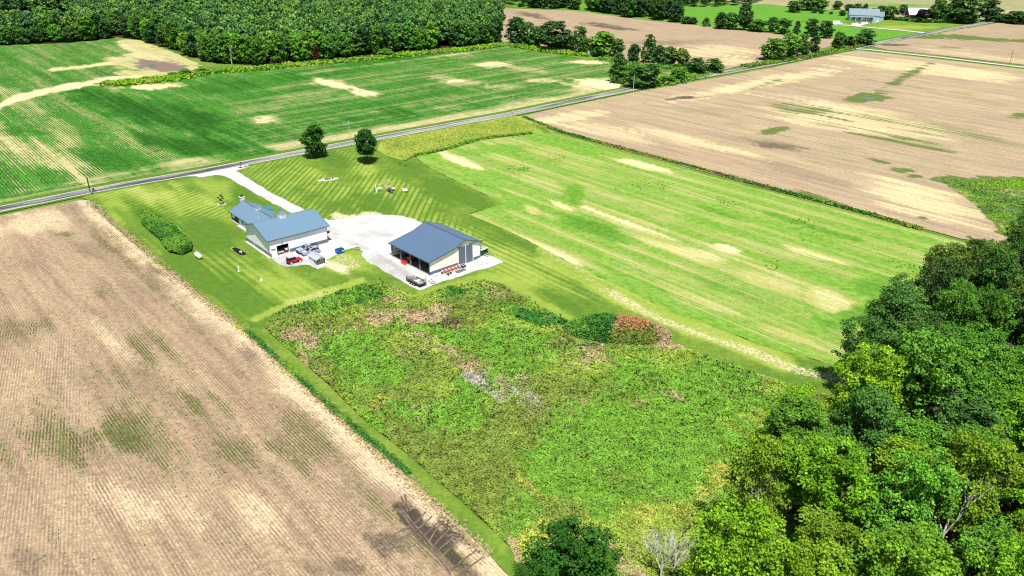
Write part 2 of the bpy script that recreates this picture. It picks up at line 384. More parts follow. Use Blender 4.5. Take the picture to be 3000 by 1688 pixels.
# ---- upper left corn field: from the far verge of the road back to the woods
far_edge = [(1800, 270), (1815, 255), (1830, 240), (1800, 215), (1990, 216), (1985, 201), (1900, 193), (1790, 181), (1700, 170), (1560, 150), (1490, 133), (1405, 138), (1216, 157), (1085, 171), (925, 184), (808, 196), (750, 202), (640, 215), (560, 208), (600, 190), (560, 178), (500, 150), (448, 133), (413, 118), (335, 113), (204, 128), (73, 133), (0, 136), (-300, 150), (-520, 330), (-420, 640)]
near_edge = [tuple(pix(*q)) for q in offs(RW, -5.0)[0:9]]
sp_corn = [(2, .9, 983, 247, 52, 10, 10), (2, .9, 1070, 270, 48, 10, 3), (2, .8, 1449, 189, 48, 7), (2, .55, 1303, 227, 42, 8, 8), (2, .55, 1361, 241, 42, 7), (2, .6, 1463, 257, 48, 7), (2, .4, 1303, 317, 42, 7), (2, .8, 779, 350, 40, 11), (2, .5, 1201, 306, 30, 5), (2, .5, 950, 207, 60, 5, -8), (2, .5, 1332, 160, 70, 5, -6),
    (0, -.75, 983, 247, 60, 13, 10), (0, -.75, 1070, 270, 55, 13, 3), (0, -.7, 1449, 189, 55, 9), (0, -.4, 1303, 227, 48, 10, 8), (0, -.45, 1361, 241, 50, 9), (0, -.4, 1463, 257, 60, 9), (0, -.3, 1303, 317, 50, 9), (0, -.6, 779, 350, 45, 14), (0, -.4, 950, 207, 65, 6, -8), (0, -.4, 1332, 160, 75, 6, -6),
    (0, -.9, 1760, 245, 95, 16, 4), (2, .8, 1760, 245, 90, 14, 4), (0, -.5, 1600, 235, 60, 6), (2, .5, 1600, 240, 60, 7), (0, -.45, 1560, 205, 60, 8), (0, -.8, 1720, 182, 60, 5), (2, .6, 1720, 182, 60, 5),
    (0, .7, 470, 330, 230, 40, 12), (0, .7, 640, 440, 230, 26, 8), (0, .4, 330, 470, 120, 30, 15), (0, .3, 650, 255, 120, 22), (0, .35, 1130, 175, 120, 8, -7), (0, .3, 60, 390, 100, 10), (0, .25, 900, 215, 200, 10, -8), (0, .3, 1150, 330, 160, 12, -8),
    (0, -.5, 110, 455, 150, 45, 25), (0, -.35, 60, 300, 90, 30, 30), (0, -.4, 200, 400, 60, 30, 30), (0, -.3, 450, 300, 120, 12, 30), (0, -.25, 850, 300, 200, 20, -10), (0, -.3, 560, 400, 100, 12, 35), (0, -.28, 330, 360, 70, 12, 35),
    (0, -1.6, [(-60, 335), (0, 308), (60, 286), (130, 268), (220, 250), (330, 232), (420, 226)], 8), (2, .7, [(-60, 335), (0, 308), (60, 286), (130, 268), (220, 250), (330, 232), (420, 226)], 9),
    (0, -1.5, [(150, 205), (240, 196), (330, 184), (400, 176)], 5), (2, .5, [(150, 205), (240, 196), (330, 184)], 4),
    (0, -1.8, 450, 190, 110, 22, 8), (0, -1.8, 430, 150, 75, 22, 25), (0, -1.8, 520, 170, 70, 20, 28), (2, .35, 420, 160, 90, 20, 20), (1, .95, 470, 192, 92, 17, 6), (0, -1.7, 440, 254, 100, 8, -3), (2, .7, 440, 257, 95, 8, -3), (0, -1.6, 340, 240, 70, 9, -5), (1, .7, 305, 243, 42, 5, -6), (0, -1.6, 410, 216, 70, 8, 3), (0, 1.5, 500, 170, 40, 5, 20), (1, .45, 430, 147, 50, 8, 15)]
def corn_fn(o, px, py, V):
    d = np.full(len(px), 1e9)
    for a, b in zip(RW[:-1], RW[1:]):
        t = np.clip(((V - a) @ (b - a)) / ((b - a) @ (b - a)), 0, 1); d = np.minimum(d, np.linalg.norm(V - a - t[:, None] * (b - a), axis=1))
    wob = (fbm(V[:, 0] * .05, V[:, 1] * .05) - .5) * 14
    e = np.clip((21 + wob - d) / 8, 0, 1); o[0] -= e * (.55 - .18 * (px < 500)); o[2] += e * .38
    o[3] += np.clip((px - 560 + (py - 300) * .55 + wob * 6) / 260, 0, 1)     # eastern part is planted along the road
    o[3] = np.maximum(o[3], e)
    o[0] += np.clip((px - 500) / 900, 0, 1) * -.02
sheet('corn_field', near_edge[::-1] + far_edge[0:] if False else near_edge + far_edge, 0.0, m_corn, (.82, 0, .05, 0), sp_corn, edge=.6, fn=corn_fn)

# ---- left bean stubble field
lf = [(-330, 690), (-120, 652), (0, 632), (90, 614), (170, 598), (240, 586), (262, 588), (282, 612), (318, 650), (420, 735), (520, 812), (620, 890), (711, 962), (820, 1062), (930, 1160), (1080, 1290), (1210, 1412), (1330, 1525), (1430, 1622), (1500, 1700), (1600, 1830), (1400, 2300), (-1200, 2300), (-1200, 1150)]
sp_bean = [(0, 0.32, 150, 1290, 190, 95, 5), (0, 0.28, 340, 1270, 70, 70), (0, 0.31, 60, 960, 130, 50), (0, 0.24, 300, 850, 28, 28, 40), (0, 0.22, 560, 1175, 60, 26, 40), (0, 0.28, 890, 1330, 130, 60, 42), (0, 0.19, 700, 1340, 100, 40, 42), (0, 0.25, 430, 1000, 60, 40, 42), (0, 0.31, 185, 688, 55, 9, -6), (0, 0.19, 420, 1200, 330, 150, 30), (0, 0.19, 310, 720, 70, 7, 40), (0, 0.28, 485, 810, 160, 6, 39),
    (2, 0.34, 110, 655, 130, 34, -5), (2, 0.30, 760, 1490, 90, 60, 40), (2, 0.22, 420, 1480, 160, 60, 20), (2, 0.22, 330, 1010, 120, 30, 42), (1, .35, 300, 745, 170, 32, 20), (1, .25, 780, 1050, 120, 50, 40), (1, .28, 650, 960, 120, 30, 40), (1, .4, 60, 1640, 90, 50),
    (1, .6, 1195, 1505, 46, 32, 40), (1, .62, 1310, 1590, 68, 42, 45), (1, .45, 1250, 1550, 60, 40, 30), (1, .5, 1370, 1660, 60, 40, 40), (1, .5, 1150, 1590, 110, 50, 20), (1, .45, 1000, 1660, 120, 40), (0, 0.07, 1330, 1640, 50, 40)]
def bean_fn(o, px, py, V):
    # trampled straw along the boundary with the lawn and meadow
    a, b = G(262, 588), G(1468, 1643); t = ((V - a) @ (b - a)) / ((b - a) @ (b - a)); d = np.abs((V[:, 0] - a[0]) * (b - a)[1] - (V[:, 1] - a[1]) * (b - a)[0]) / np.linalg.norm(b - a)
    e = np.clip((4.5 + (fbm(V[:, 0] * .2, V[:, 1] * .2) - .5) * 4 - d) / 3, 0, 1); o[2] += e * .45; o[0] += -.05 * e
    o[3] = np.clip((330 - px) / 160, 0, 1) * np.clip((py - 900) / 150, 0, 1)
    e2 = np.exp(-((d - 6.5) / 1.3) ** 2); o[0] += e2 * .22
sheet('bean_field', lf, 0.0, m_bean, (.12, .06, .34, 0), sp_bean, edge=.35, fn=bean_fn)

# ---- bright green field in the middle
mf = [(1215, 455), (1262, 440), (1330, 420), (1400, 408), (1470, 398), (1560, 388), (1610, 389), (1660, 402), (1740, 424), (1900, 468), (2100, 521), (2300, 574), (2500, 626), (2640, 662), (2760, 692), (2850, 716), (2960, 760), (2800, 960), (2560, 1120), (2440, 1068), (2300, 1032), (2200, 998), (2100, 962), (2000, 922), (1900, 880), (1780, 824), (1660, 764), (1560, 712), (1500, 682), (1450, 660), (1400, 640), (1372, 628), (1472, 597), (1400, 560), (1310, 518), (1240, 480)]
sp_mid = [(0, -0.56, 1351, 472, 62, 12, 22), (2, 0.45, 1351, 472, 62, 12, 22), (0, -0.56, 1885, 484, 70, 9, 12), (2, 0.52, 1885, 484, 62, 8, 12), (0, -0.45, 1555, 612, 26, 12, 20), (0, -0.52, 1646, 606, 48, 8, 22), (2, 0.39, 1646, 606, 48, 8, 22), (0, -0.41, 1842, 655, 150, 7, 20), (2, 0.33, 1842, 655, 150, 7, 20), (0, -0.45, 2129, 728, 60, 11, 15), (2, 0.39, 2129, 728, 60, 10, 15), (0, -0.38, 2030, 742, 120, 14, 15), (2, 0.33, 2030, 742, 120, 14, 15), (0, -0.45, 1590, 722, 120, 9, 26), (2, 0.33, 1590, 722, 120, 9, 26), (0, -0.38, 1480, 690, 60, 10, 28), (2, 0.33, 1470, 680, 60, 10, 28),
    (0, -0.34, 2430, 885, 70, 42, 25), (2, 0.33, 2430, 885, 60, 34, 25), (0, -0.22, 2250, 820, 100, 25, 20), (0, -0.30, 2380, 745, 90, 9, 15), (2, 0.26, 2380, 745, 90, 9, 15), (0, -0.22, 2560, 740, 80, 8, 15), (0, -0.19, 1700, 760, 100, 14, 25), (2, 0.16, 2100, 900, 160, 14, 20), (0, -0.26, 2060, 880, 130, 14, 22), (0, -0.22, 2300, 980, 120, 12, 15), (0, -0.22, 1560, 520, 100, 18, 18), (2, 0.20, 1530, 520, 80, 10, 18), (0, -0.22, 1900, 600, 120, 10, 15), (0, -0.22, 2150, 650, 120, 10, 15),
    (0, .7, 1729, 663, 100, 24, 20), (1, .75, 1735, 665, 95, 22, 20), (0, .5, 1683, 567, 26, 30, -30), (1, .4, 1683, 567, 22, 26, -30), (0, .4, 1532, 495, 24, 9), (1, .4, 1532, 495, 20, 7), (0, .5, 2106, 622, 80, 9, 18), (1, .45, 2106, 622, 78, 8, 18), (0, .6, 2500, 930, 90, 30, -10), (1, .55, 2500, 930, 80, 26, -10), (0, .7, 2570, 845, 60, 30), (1, .5, 2570, 845, 60, 26), (1, .6, [(2245, 622), (2330, 650), (2430, 682), (2520, 705)], 5), (0, .8, [(2245, 622), (2330, 650), (2430, 682), (2520, 705)], 6), (0, .4, 1640, 420, 130, 14, 14), (1, .35, 2140, 850, 120, 20, 20), (0, .35, 1850, 820, 120, 12, 24), (0, .3, 1420, 540, 60, 12, 25), (0, .5, 1480, 600, 70, 20, 0),
    (0, .35, 1440, 440, 120, 12, -5)]
m_mid_dark = None
def mid_fn(o, px, py, V): o[2] += .15
mm_ = m_mid.node_tree
# darker, ranker growth where G is high: plant colour follows the spots
def retint(mat, dark):
    nt = mat.node_tree; mixes = [n for n in nt.nodes if n.bl_idname == 'ShaderNodeMix' and n.data_type == 'RGBA']
    b = [n for n in nt.nodes if n.bl_idname == 'ShaderNodeBsdfPrincipled'][0]; last = b.inputs['Base Color'].links[0].from_node
    src = last.inputs[7].links[0].from_socket; sep = [n for n in nt.nodes if n.bl_idname == 'ShaderNodeSeparateColor'][0]
    x = nt.nodes.new('ShaderNodeMix'); x.data_type = 'RGBA'; x.blend_type = 'MULTIPLY'; nt.links.new(sep.outputs[1], x.inputs[0]); nt.links.new(src, x.inputs[6]); x.inputs[7].default_value = dark + (1,)
    nt.links.new(x.outputs[2], last.inputs[7])
retint(m_mid, (.42, .62, .5))
sheet('green_bean_field', mf, 0.0, m_mid, (.58, 0, .08, 0), sp_mid, edge=.5, fn=mid_fn)

# ---- brown field right of the property line
bf = [(1530, 340), (1600, 324), (1700, 303), (1864, 270), (2132, 223), (2260, 199), (2380, 172), (2490, 151), (2512, 148), (2600, 157), (2760, 175), (3000, 203), (3300, 240), (3560, 420), (3500, 760), (3100, 740), (2940, 712), (2900, 712), (2819, 700), (2700, 668), (2560, 632), (2300, 565), (2100, 512), (1900, 459), (1740, 415), (1650, 390), (1600, 372)]
sp_br = [(0, 1.4, 2540, 287, 62, 13, -4), (0, .75, 2262, 384, 40, 9, -8), (0, .6, 2640, 232, 85, 9, -28), (0, .5, 2230, 252, 60, 8, -15), (0, .6, 2381, 572, 80, 9, 18), (1, .6, 1990, 287, 45, 5, -8), (1, .5, 2050, 285, 50, 4, -5), (0, .9, 2646, 499, 36, 7, 6), (0, .8, 2681, 516, 24, 5, 0), (0, .8, 2580, 475, 34, 4, 12), (0, .8, 2995, 340, 45, 11, 0), (0, .55, 2350, 320, 110, 12, 10), (0, .25, 2700, 380, 220, 40, 8), (0, .3, 2640, 420, 200, 14, 8), (0, .7, 2700, 640, 20, 7),
    (0, 1.6, 2850, 545, 80, 16, 10), (0, 1.6, 2930, 535, 100, 16, 0), (0, 1.6, 2930, 590, 70, 28, 20), (0, 1.6, 2990, 640, 90, 40, 30), (0, 1.6, 3100, 600, 120, 60), (0, 1.4, 2990, 690, 40, 26), (0, .8, 2760, 530, 30, 6, 10), (0, 1.4, 2790, 703, 50, 7, 18),
    (2, .45, 2550, 360, 260, 40, 10), (2, .4, 1750, 380, 150, 14, 12), (2, .5, 2700, 600, 150, 40, 15), (2, .5, 2200, 250, 220, 16, -10), (2, .5, 2700, 200, 260, 14, 6), (2, .4, 1650, 345, 130, 12, -8), (2, .35, 2050, 420, 200, 12, 12), (1, .38, 2350, 500, 180, 26, 12), (1, .30, 2330, 440, 120, 14, 10), (1, .32, 2080, 330, 120, 18, 5), (1, .28, 2600, 470, 200, 12, 10), (1, .3, 2250, 420, 120, 12, 8), (1, .2, 2620, 215, 120, 12, 8), (2, .5, 2500, 660, 160, 10, 15)]
sheet('brown_field', bf, 0.0, m_brown, (.15, .04, .30, 0), sp_br, edge=.4)
# ---- field beyond the gravel lane
sheet('lane_field', [(2545, 134), (2640, 116), (2730, 100), (2800, 88), (2870, 76), (2960, 62), (3100, 50), (3500, 70), (3560, 225), (3300, 212), (3000, 190), (2760, 163), (2600, 146)], 0.0, m_brown, (.12, .05, .12, 0), [(0, 1.3, 2800, 108, 90, 6, 4), (0, 1.2, 2900, 115, 120, 4, 5), (0, 1.2, 3050, 122, 120, 5, 3), (0, 1.2, 2720, 108, 60, 5), (1, .8, 2620, 132, 70, 3), (1, .15, 2980, 90, 160, 14), (2, .35, 2850, 160, 200, 14, 8), (0, .3, 2780, 140, 60, 3)], edge=.6)
# ---- brown field behind the hedge
sheet('back_field', [(1462, 24), (1500, 25), (1690, 32), (1760, 42), (1880, 58), (1990, 68), (2090, 80), (2200, 92), (2330, 102), (2440, 112), (2470, 122), (2380, 152), (2290, 170), (2200, 188), (2120, 203), (2085, 200), (2000, 192), (1900, 190), (1780, 168), (1620, 148), (1500, 132), (1460, 118)], 0.0, m_brown, (.02, .18, .08, 0), [(1, .5, 1780, 78, 90, 6, 8), (1, .45, 1560, 45, 60, 7, 10), (2, .5, 2080, 150, 140, 20), (2, .5, 2150, 178, 60, 14), (1, .3, 1950, 125, 130, 10), (0, .3, 1520, 40, 20, 4)], edge=.7)
# ---- distant green and pale fields
sheet('far_green_field', [(1480, -6), (1700, 2), (2000, 18), (2250, 12), (2330, 20), (2440, 30), (2570, 44), (2560, 60), (2420, 66), (2330, 62), (2480, 78), (2690, 96), (2680, 103), (2560, 128), (2440, 112), (2330, 102), (2200, 92), (2090, 80), (1990, 68), (1880, 58), (1760, 42), (1690, 32), (1500, 22)], -.03, m_far, (.95, 0, 0, 0), [(1, 0, 0, 0, 1, 1, 0)], edge=1.0)
sheet('far_pale_field', [(2200, 16), (2330, 22), (2440, 30), (2570, 44), (2640, 52), (2760, 58), (2870, 68), (2960, 55), (3100, 34), (3600, 20), (3600, -30), (2600, -40), (2000, -30), (2000, 5)], -.06, m_far, (.42, 0, .5, 0), [(0, -.4, 2800, 40, 200, 8, 0), (0, -.3, 2300, 12, 80, 6), (2, .4, 2950, 40, 120, 9), (0, .3, 2600, 16, 150, 4)], edge=1.0)
sheet('clearing_field', [(-120, 48), (60, 46), (150, 44), (212, 44), (214, 72), (120, 80), (-120, 84)], -.03, m_brown, (.1, .05, .5, 0), [], edge=1.0)
# the green rectangle of lawn in front of the far house
sheet('far_house_lawn', [(2480, 66), (2560, 62), (2620, 58), (2700, 60), (2790, 66), (2868, 70), (2800, 80), (2730, 93), (2690, 95), (2540, 78)], .01, m_verge, (.45, 0, 0, 0), [(0, .4, 2650, 80, 80, 5)], edge=.3)

# ---- the home lawn, hayed strip, tall verge
lawn = [(262, 588), (238, 578), (300, 562), (420, 540), (500, 523), (600, 506), (700, 489), (874, 455), (1000, 433), (1118, 410), (1180, 470), (1240, 480), (1310, 518), (1400, 560), (1472, 597), (1372, 628), (1400, 640), (1450, 660), (1500, 682), (1560, 712), (1660, 764), (1780, 824), (1900, 880), (2000, 922), (2100, 962), (2300, 1032), (2440, 1068), (2560, 1120), (2420, 1160), (2300, 1125), (2200, 1090), (2000, 1020), (1900, 975), (1800, 940), (1720, 935), (1685, 960), (1600, 912), (1540, 878), (1480, 843), (1420, 823), (1330, 840), (1270, 858), (1215, 874), (1160, 848), (1110, 828), (1060, 838), (1000, 857), (930, 879), (850, 902), (805, 924), (779, 957), (803, 984), (884, 1054), (966, 1126), (1080, 1237), (1210, 1339), (1270, 1393), (1360, 1470), (1455, 1557), (1505, 1608), (1525, 1690), (1535, 1760), (1500, 1700), (1430, 1622), (1330, 1525), (1210, 1412), (1080, 1290), (930, 1160), (820, 1062), (711, 962), (620, 890), (520, 812), (420, 735), (318, 650), (282, 612)]
sp_lawn = [(3, -1.0, 420, 570, 150, 50, 10), (3, -.9, 560, 600, 110, 50, 0), (1, 1.1, 900, 560, 240, 90, 25), (1, 1.1, 1150, 590, 220, 70, 30), (0, .5, 400, 570, 130, 45), (0, .45, 520, 590, 150, 40, 20), (0, -.75, 450, 650, 90, 30, 40), (0, -.45, 620, 690, 90, 50, 40), (0, -.55, 560, 800, 90, 40, 35), (0, -.35, 700, 860, 90, 40, 30), (0, .45, 830, 840, 140, 45, 25), (0, .2, 640, 760, 60, 20), (0, .35, 930, 510, 60, 16, 10), (0, .4, 1060, 500, 60, 18), (0, -.6, 1100, 600, 60, 22, 30), (0, -.35, 980, 470, 80, 20, 30), (0, -.5, 1200, 480, 60, 30, 30), (0, -.7, 1390, 590, 90, 20, 28), (0, -.5, 1300, 560, 60, 25, 28), (0, -.3, 1020, 610, 130, 20, 15), (0, -.3, 760, 950, 60, 20, -30),
    (1, -2.0, 1060, 740, 220, 60), (1, -2.0, 640, 790, 300, 110, 30), (3, .9, 600, 760, 250, 90, 35), (1, -.8, 740, 570, 40, 90, -30), (0, -.35, 730, 590, 30, 60, -40), (0, .4, 620, 560, 60, 40),
    (3, 1.0, 1560, 790, 170, 40, 28), (3, .8, 1400, 720, 120, 40, 28), (0, .35, 1480, 780, 160, 30, 30), (0, .3, 1560, 800, 150, 30, 30), (0, -.5, 1640, 880, 80, 14, 30), (2, .30, 1700, 860, 50, 14, 10), (2, .12, [(1800, 858), (1900, 915), (2050, 980), (2200, 1030), (2330, 1085), (2460, 1110)], 16), (2, .38, [(1600, 735), (1700, 800), (1800, 858), (1900, 915), (2050, 980), (2200, 1030), (2330, 1085), (2460, 1110)], 14), (2, .25, [(1850, 850), (1960, 905), (2100, 960), (2250, 1010)], 6), (0, .8, [(1600, 735), (1800, 850), (2000, 950), (2300, 1065)], 26), (0, -.35, [(1450, 672), (1700, 800), (1900, 895)], 7), (0, -.2, [(2300, 1045), (2440, 1085)], 8),
    (2, .45, 1010, 770, 50, 24, 10), (2, .35, 1000, 790, 60, 14, 10), (0, .5, 1010, 775, 70, 30), (2, .65, 1030, 640, 45, 14, 5), (2, .6, 1090, 630, 30, 8), (2, .28, 690, 725, 50, 5, -15), (2, .3, 690, 728, 8, 12, 0), (2, .28, 850, 800, 60, 12),
    (0, .75, [(745, 938), (850, 888), (1000, 842), (1060, 822)], 9), (0, .4, [(1225, 866), (1420, 808), (1500, 835), (1680, 945)], 12), (3, .7, 880, 850, 90, 20), (0, .12, [(760, 965), (943, 1122), (1048, 1232), (1181, 1345), (1300, 1450), (1470, 1600)], 18), (0, -1.2, [(725, 975), (900, 1130), (1060, 1268), (1150, 1340)], 6), (0, .5, 340, 640, 40, 10, 40), (0, -.3, 1440, 630, 40, 14)]
sheet('lawn', lawn, .02, m_lawn, (.30, .05, 0, 0), sp_lawn, edge=.3)
# tall yellowing grass between road and green field
m_tall = lawn_mat(); m_tall.name = 'tall_yellow_grass'
sheet('tall_grass_strip', [(1118, 410), (1250, 387), (1400, 360), (1500, 341), (1535, 341), (1600, 372), (1625, 392), (1560, 388), (1470, 398), (1400, 408), (1330, 420), (1262, 440), (1215, 455), (1190, 470), (1180, 470), (1130, 455), (1105, 440)], .04, m_tall, (1.02, 0, 0, 0), [(0, -.8, 1590, 380, 40, 10, 30), (0, -.3, 1400, 395, 60, 8), (0, -.6, [(1180, 470), (1290, 434), (1400, 408), (1560, 388)], 7)], edge=.4)
# meadow full of weeds
mead = [(775, 957), (800, 922), (850, 900), (930, 877), (1000, 855), (1060, 836), (1110, 826), (1160, 845), (1215, 872), (1270, 856), (1330, 838), (1420, 821), (1480, 841), (1540, 876), (1600, 910), (1685, 958), (1720, 932), (1800, 942), (1900, 977), (2000, 1022), (2200, 1092), (2300, 1127), (2420, 1162), (2700, 1250), (2500, 1700), (2200, 2200), (1560, 2200), (1530, 1760), (1520, 1690), (1500, 1610), (1450, 1560), (1355, 1473), (1265, 1395), (1205, 1341), (1075, 1239), (962, 1128), (880, 1056), (800, 985)]
sheet('meadow', mead, .03, m_meadow, (0, 0, 0, 0), [(2, .8, 1560, 1190, 180, 70, 15), (2, .6, 1150, 930, 120, 25), (2, .5, 960, 960, 90, 50), (2, .5, 1400, 1250, 60, 30)], edge=.25, fac=1.6)
# grass verges along the road
ribbon('road_verge', RW, -6.4, -2.7, .03, m_verge); ribbon('road_verge', RW, 2.7, 4.6, .035, m_verge)
ribbon('road_shoulder', RW, -2.85, -2.2, .055, m_shoulder, wob=.2); ribbon('road_shoulder', RW, 2.2, 2.95, .055, m_shoulder, wob=.2)
ribbon('road', RW, -2.3, 2.3, .07, m_road, wob=.05)
lane = np.array([G(*p) for p in [(2496, 142.5), (2540, 145), (2620, 154), (2760, 169), (3000, 197.5), (3300, 235), (3560, 268)]])
ribbon('gravel_lane', lane, -1.9, 1.9, .05, m_gravel); ribbon('lane_verge', lane, -3.4, -1.8, .035, m_verge); ribbon('lane_verge', lane, 1.8, 3.2, .035, m_verge)
fdrv = np.array([G(*p) for p in [(2443, 73.5), (2470, 73.5), (2500, 76), (2560, 82), (2640, 89), (2715, 97)]])
ribbon('far_driveway', fdrv, -2.6, 2.6, .05, m_gravel)
sheet('far_house_apron', [(2492, 70), (2516, 66), (2560, 66), (2573, 61), (2576, 64), (2540, 70), (2520, 76), (2497, 75)], .055, gravel_mat('pale_concrete', (.62, .6, .58), (.5, .48, .46)), (0, 0, 0, 0), [], edge=0)
ribbon('farmstead_driveway', np.array([G(*p) for p in [(2858, 59), (2880, 61), (2905, 63.5)]]), -2, 2, .05, m_gravel)
# white gravel drive and yard of the home place
drive = [(500, 521), (574, 516.5), (583.5, 520.5), (608, 517), (635, 513), (660, 517.5), (681, 528), (730, 555.6), (784.5, 588), (828, 611), (858, 628), (890, 655), (870, 690), (794, 756), (803.5, 765.6), (818.7, 777.3), (841, 782.6), (868, 781), (897, 776), (907, 777), (930, 790), (961, 779), (953, 763), (980, 750), (1009, 734), (1038, 726), (1053, 728), (1064, 736), (1059, 749), (1080, 769), (1120, 793), (1153, 810.6), (1191, 832), (1229.5, 852), (1262, 839), (1334, 814), (1385, 796.5), (1443, 781), (1474.5, 767.5), (1433, 746), (1350, 700), (1290, 680), (1250, 662), (1215, 643), (1178.5, 632.5), (1119, 629.5), (1060, 632), (1020, 640), (988, 645.5), (965, 645), (945, 640), (893, 615.4), (811.7, 574.6), (744, 534), (692, 500.5), (712, 495), (729, 488), (722, 482.5), (600, 503)]
sheet('gravel_drive', drive, .06, m_gravel, (0, 0, 0, 0), [(0, .6, 860, 770, 60, 14), (1, .42, 1045, 735, 22, 9), (1, .35, 815, 768, 22, 8), (1, .25, 900, 760, 60, 12), (1, .22, 1000, 720, 40, 12), (0, .5, 1150, 790, 60, 16, 25), (0, .4, 960, 680, 60, 12), (0, .35, 1090, 690, 70, 10), (1, .25, 1190, 770, 50, 10, 25), (0, .5, [(760, 575), (860, 630), (930, 690), (1000, 700), (1100, 740), (1200, 810)], 4)], edge=.5, fac=.7)
# concrete footing strips round the house and shed
# puddles
def water_mat():
    m = M('standing_water'); u, v, p = m.rot(0)
    return m.bsdf((.10, .13, .17), .08, .5, normal=m.bump(m.noise(p, 1.5, 2), .02, .3))
m_water = water_mat()
def puddle(cx, cy, rx, ry, z=.05):
    c = G(cx, cy); ax = abs(G(cx + rx, cy)[0] - c[0]); ay = abs(G(cx, cy - ry)[1] - c[1]); n = 40
    V = [(c[0], c[1], z)] + [(c[0] + ax * math.cos(t) * (1 + .45 * math.sin(3 * t + cx) + .25 * math.sin(7 * t)), c[1] + ay * math.sin(t) * (1 + .4 * math.sin(4 * t + cy)), z) for t in [2 * math.pi * i / n for i in range(n)]]
    o = link('puddle', np_mesh('puddle', V, [(0, i + 1, (i + 1) % n + 1) for i in range(n)], [m_water])); o['kind'] = 'structure'
puddle(2540, 289.5, 15, 3.2); puddle(432, 192, 15, 2.6); puddle(2960, 617, 12, 5); puddle(447, 195, 8, 1.5)
# ------------------------------------------------------------------ materials of built things
def ribbed(name, c, rough=.45, spec=.4, pitch=.23, metal=0, vary=.03, ax=0):
    """ribbed sheet metal; ribs run down the sheet, spaced along local axis ax"""
    m = M(name); g = m.n('ShaderNodeTexCoord'); sp = m.n('ShaderNodeSeparateXYZ'); m.l(g.outputs['Object'], sp.inputs[0])
    rb = m.math('POWER', m.math('ABSOLUTE', m.math('SINE', m.math('MULTIPLY', sp.outputs[ax], math.pi / pitch))), 8)
    n = m.noise(g.outputs['Object'], .35, 4, .6); n2 = m.noise(g.outputs['Object'], 3, 3, .6)
    k = m.math('ADD', m.math('MULTIPLY', m.math('SUBTRACT', m.math('ADD', m.math('MULTIPLY', n, .7), m.math('MULTIPLY', n2, .3)), .5), vary * 3), 1)
    cc = m.mix(1, c, m.comb(k, k, k), 'MULTIPLY')
    cc = m.mix(m.math('MULTIPLY', rb, .10), cc, (.02, .03, .04)); return m.bsdf(cc, rough, spec, metal)
roof_blue = ribbed('pale_blue_metal_roof', (.11, .185, .255), .42, .45, .3)
roof_ell = ribbed('pale_blue_metal_roof_side', (.115, .19, .26), .42, .45, .3, ax=1)
roof_slate = ribbed('slate_blue_metal_roof', (.075, .122, .195), .42, .45, .3, ax=1)
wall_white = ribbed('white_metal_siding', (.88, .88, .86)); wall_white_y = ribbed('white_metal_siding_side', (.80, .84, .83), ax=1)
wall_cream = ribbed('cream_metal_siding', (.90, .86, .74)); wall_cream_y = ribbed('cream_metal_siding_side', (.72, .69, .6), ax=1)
wain = ribbed('slate_wainscot', (.12, .145, .19)); wain_y = ribbed('slate_wainscot_side', (.13, .155, .20), ax=1)
trim_dk = simple('dark_trim', (.05, .075, .10), .5); trim_w = simple('white_trim', (.8, .8, .78), .5)
door_dk = ribbed('slate_sliding_door', (.105, .13, .175)); wood = simple('weathered_post_wood', (.28, .24, .20), .8, .1, var=.2, scale=6)
dirt_in = simple('shed_floor_gravel', (.22, .21, .2), .95, .05); conc = simple('poured_concrete', (.48, .46, .43), .9, .1, scale=1.2)
black = simple('black_plastic', (.012, .012, .014), .5); rubber = simple('tyre_rubber', (.02, .02, .022), .85, .1)
rim_m = simple('pale_alloy', (.62, .63, .65), .35, .5); glass_dk = simple('tinted_glass', (.010, .016, .024), .15, .3, var=.02)
red = simple('red_paint', (.62, .012, .018), .3, .5, var=.04); silver = simple('pale_silver_paint', (.29, .33, .37), .3, .5, var=.03); silverb = simple('pale_blue_silver_paint', (.22, .30, .38), .3, .5, var=.03)
steel = simple('galvanised_steel', (.42, .44, .46), .5, .4, var=.12); green_p = simple('green_machine_paint', (.012, .15, .05), .4, .4); yellow_w = simple('pale_yellow_plastic', (.75, .74, .35), .5)
blue_p = simple('blue_dumpster_paint', (.01, .13, .52), .45, .35); orange_r = simple('faded_red_machine_paint', (.60, .10, .06), .55, .3); tan_w = simple('tan_playset_wood', (.60, .43, .30), .8, .1, scale=5)
stone_m = simple('pale_border_stones', (.66, .61, .54), .9, .1, scale=2.5); mulch = simple('dark_mulch', (.10, .05, .035), .95, .05)
white_p = simple('white_painted_steel', (.86, .83, .82), .45, .4, var=.04); lamp_m = simple('clear_lamp_lens', (.7, .7, .68), .15, .6); lampr = simple('red_lamp_lens', (.5, .02, .02), .2, .6)
R40 = math.radians(40.2)

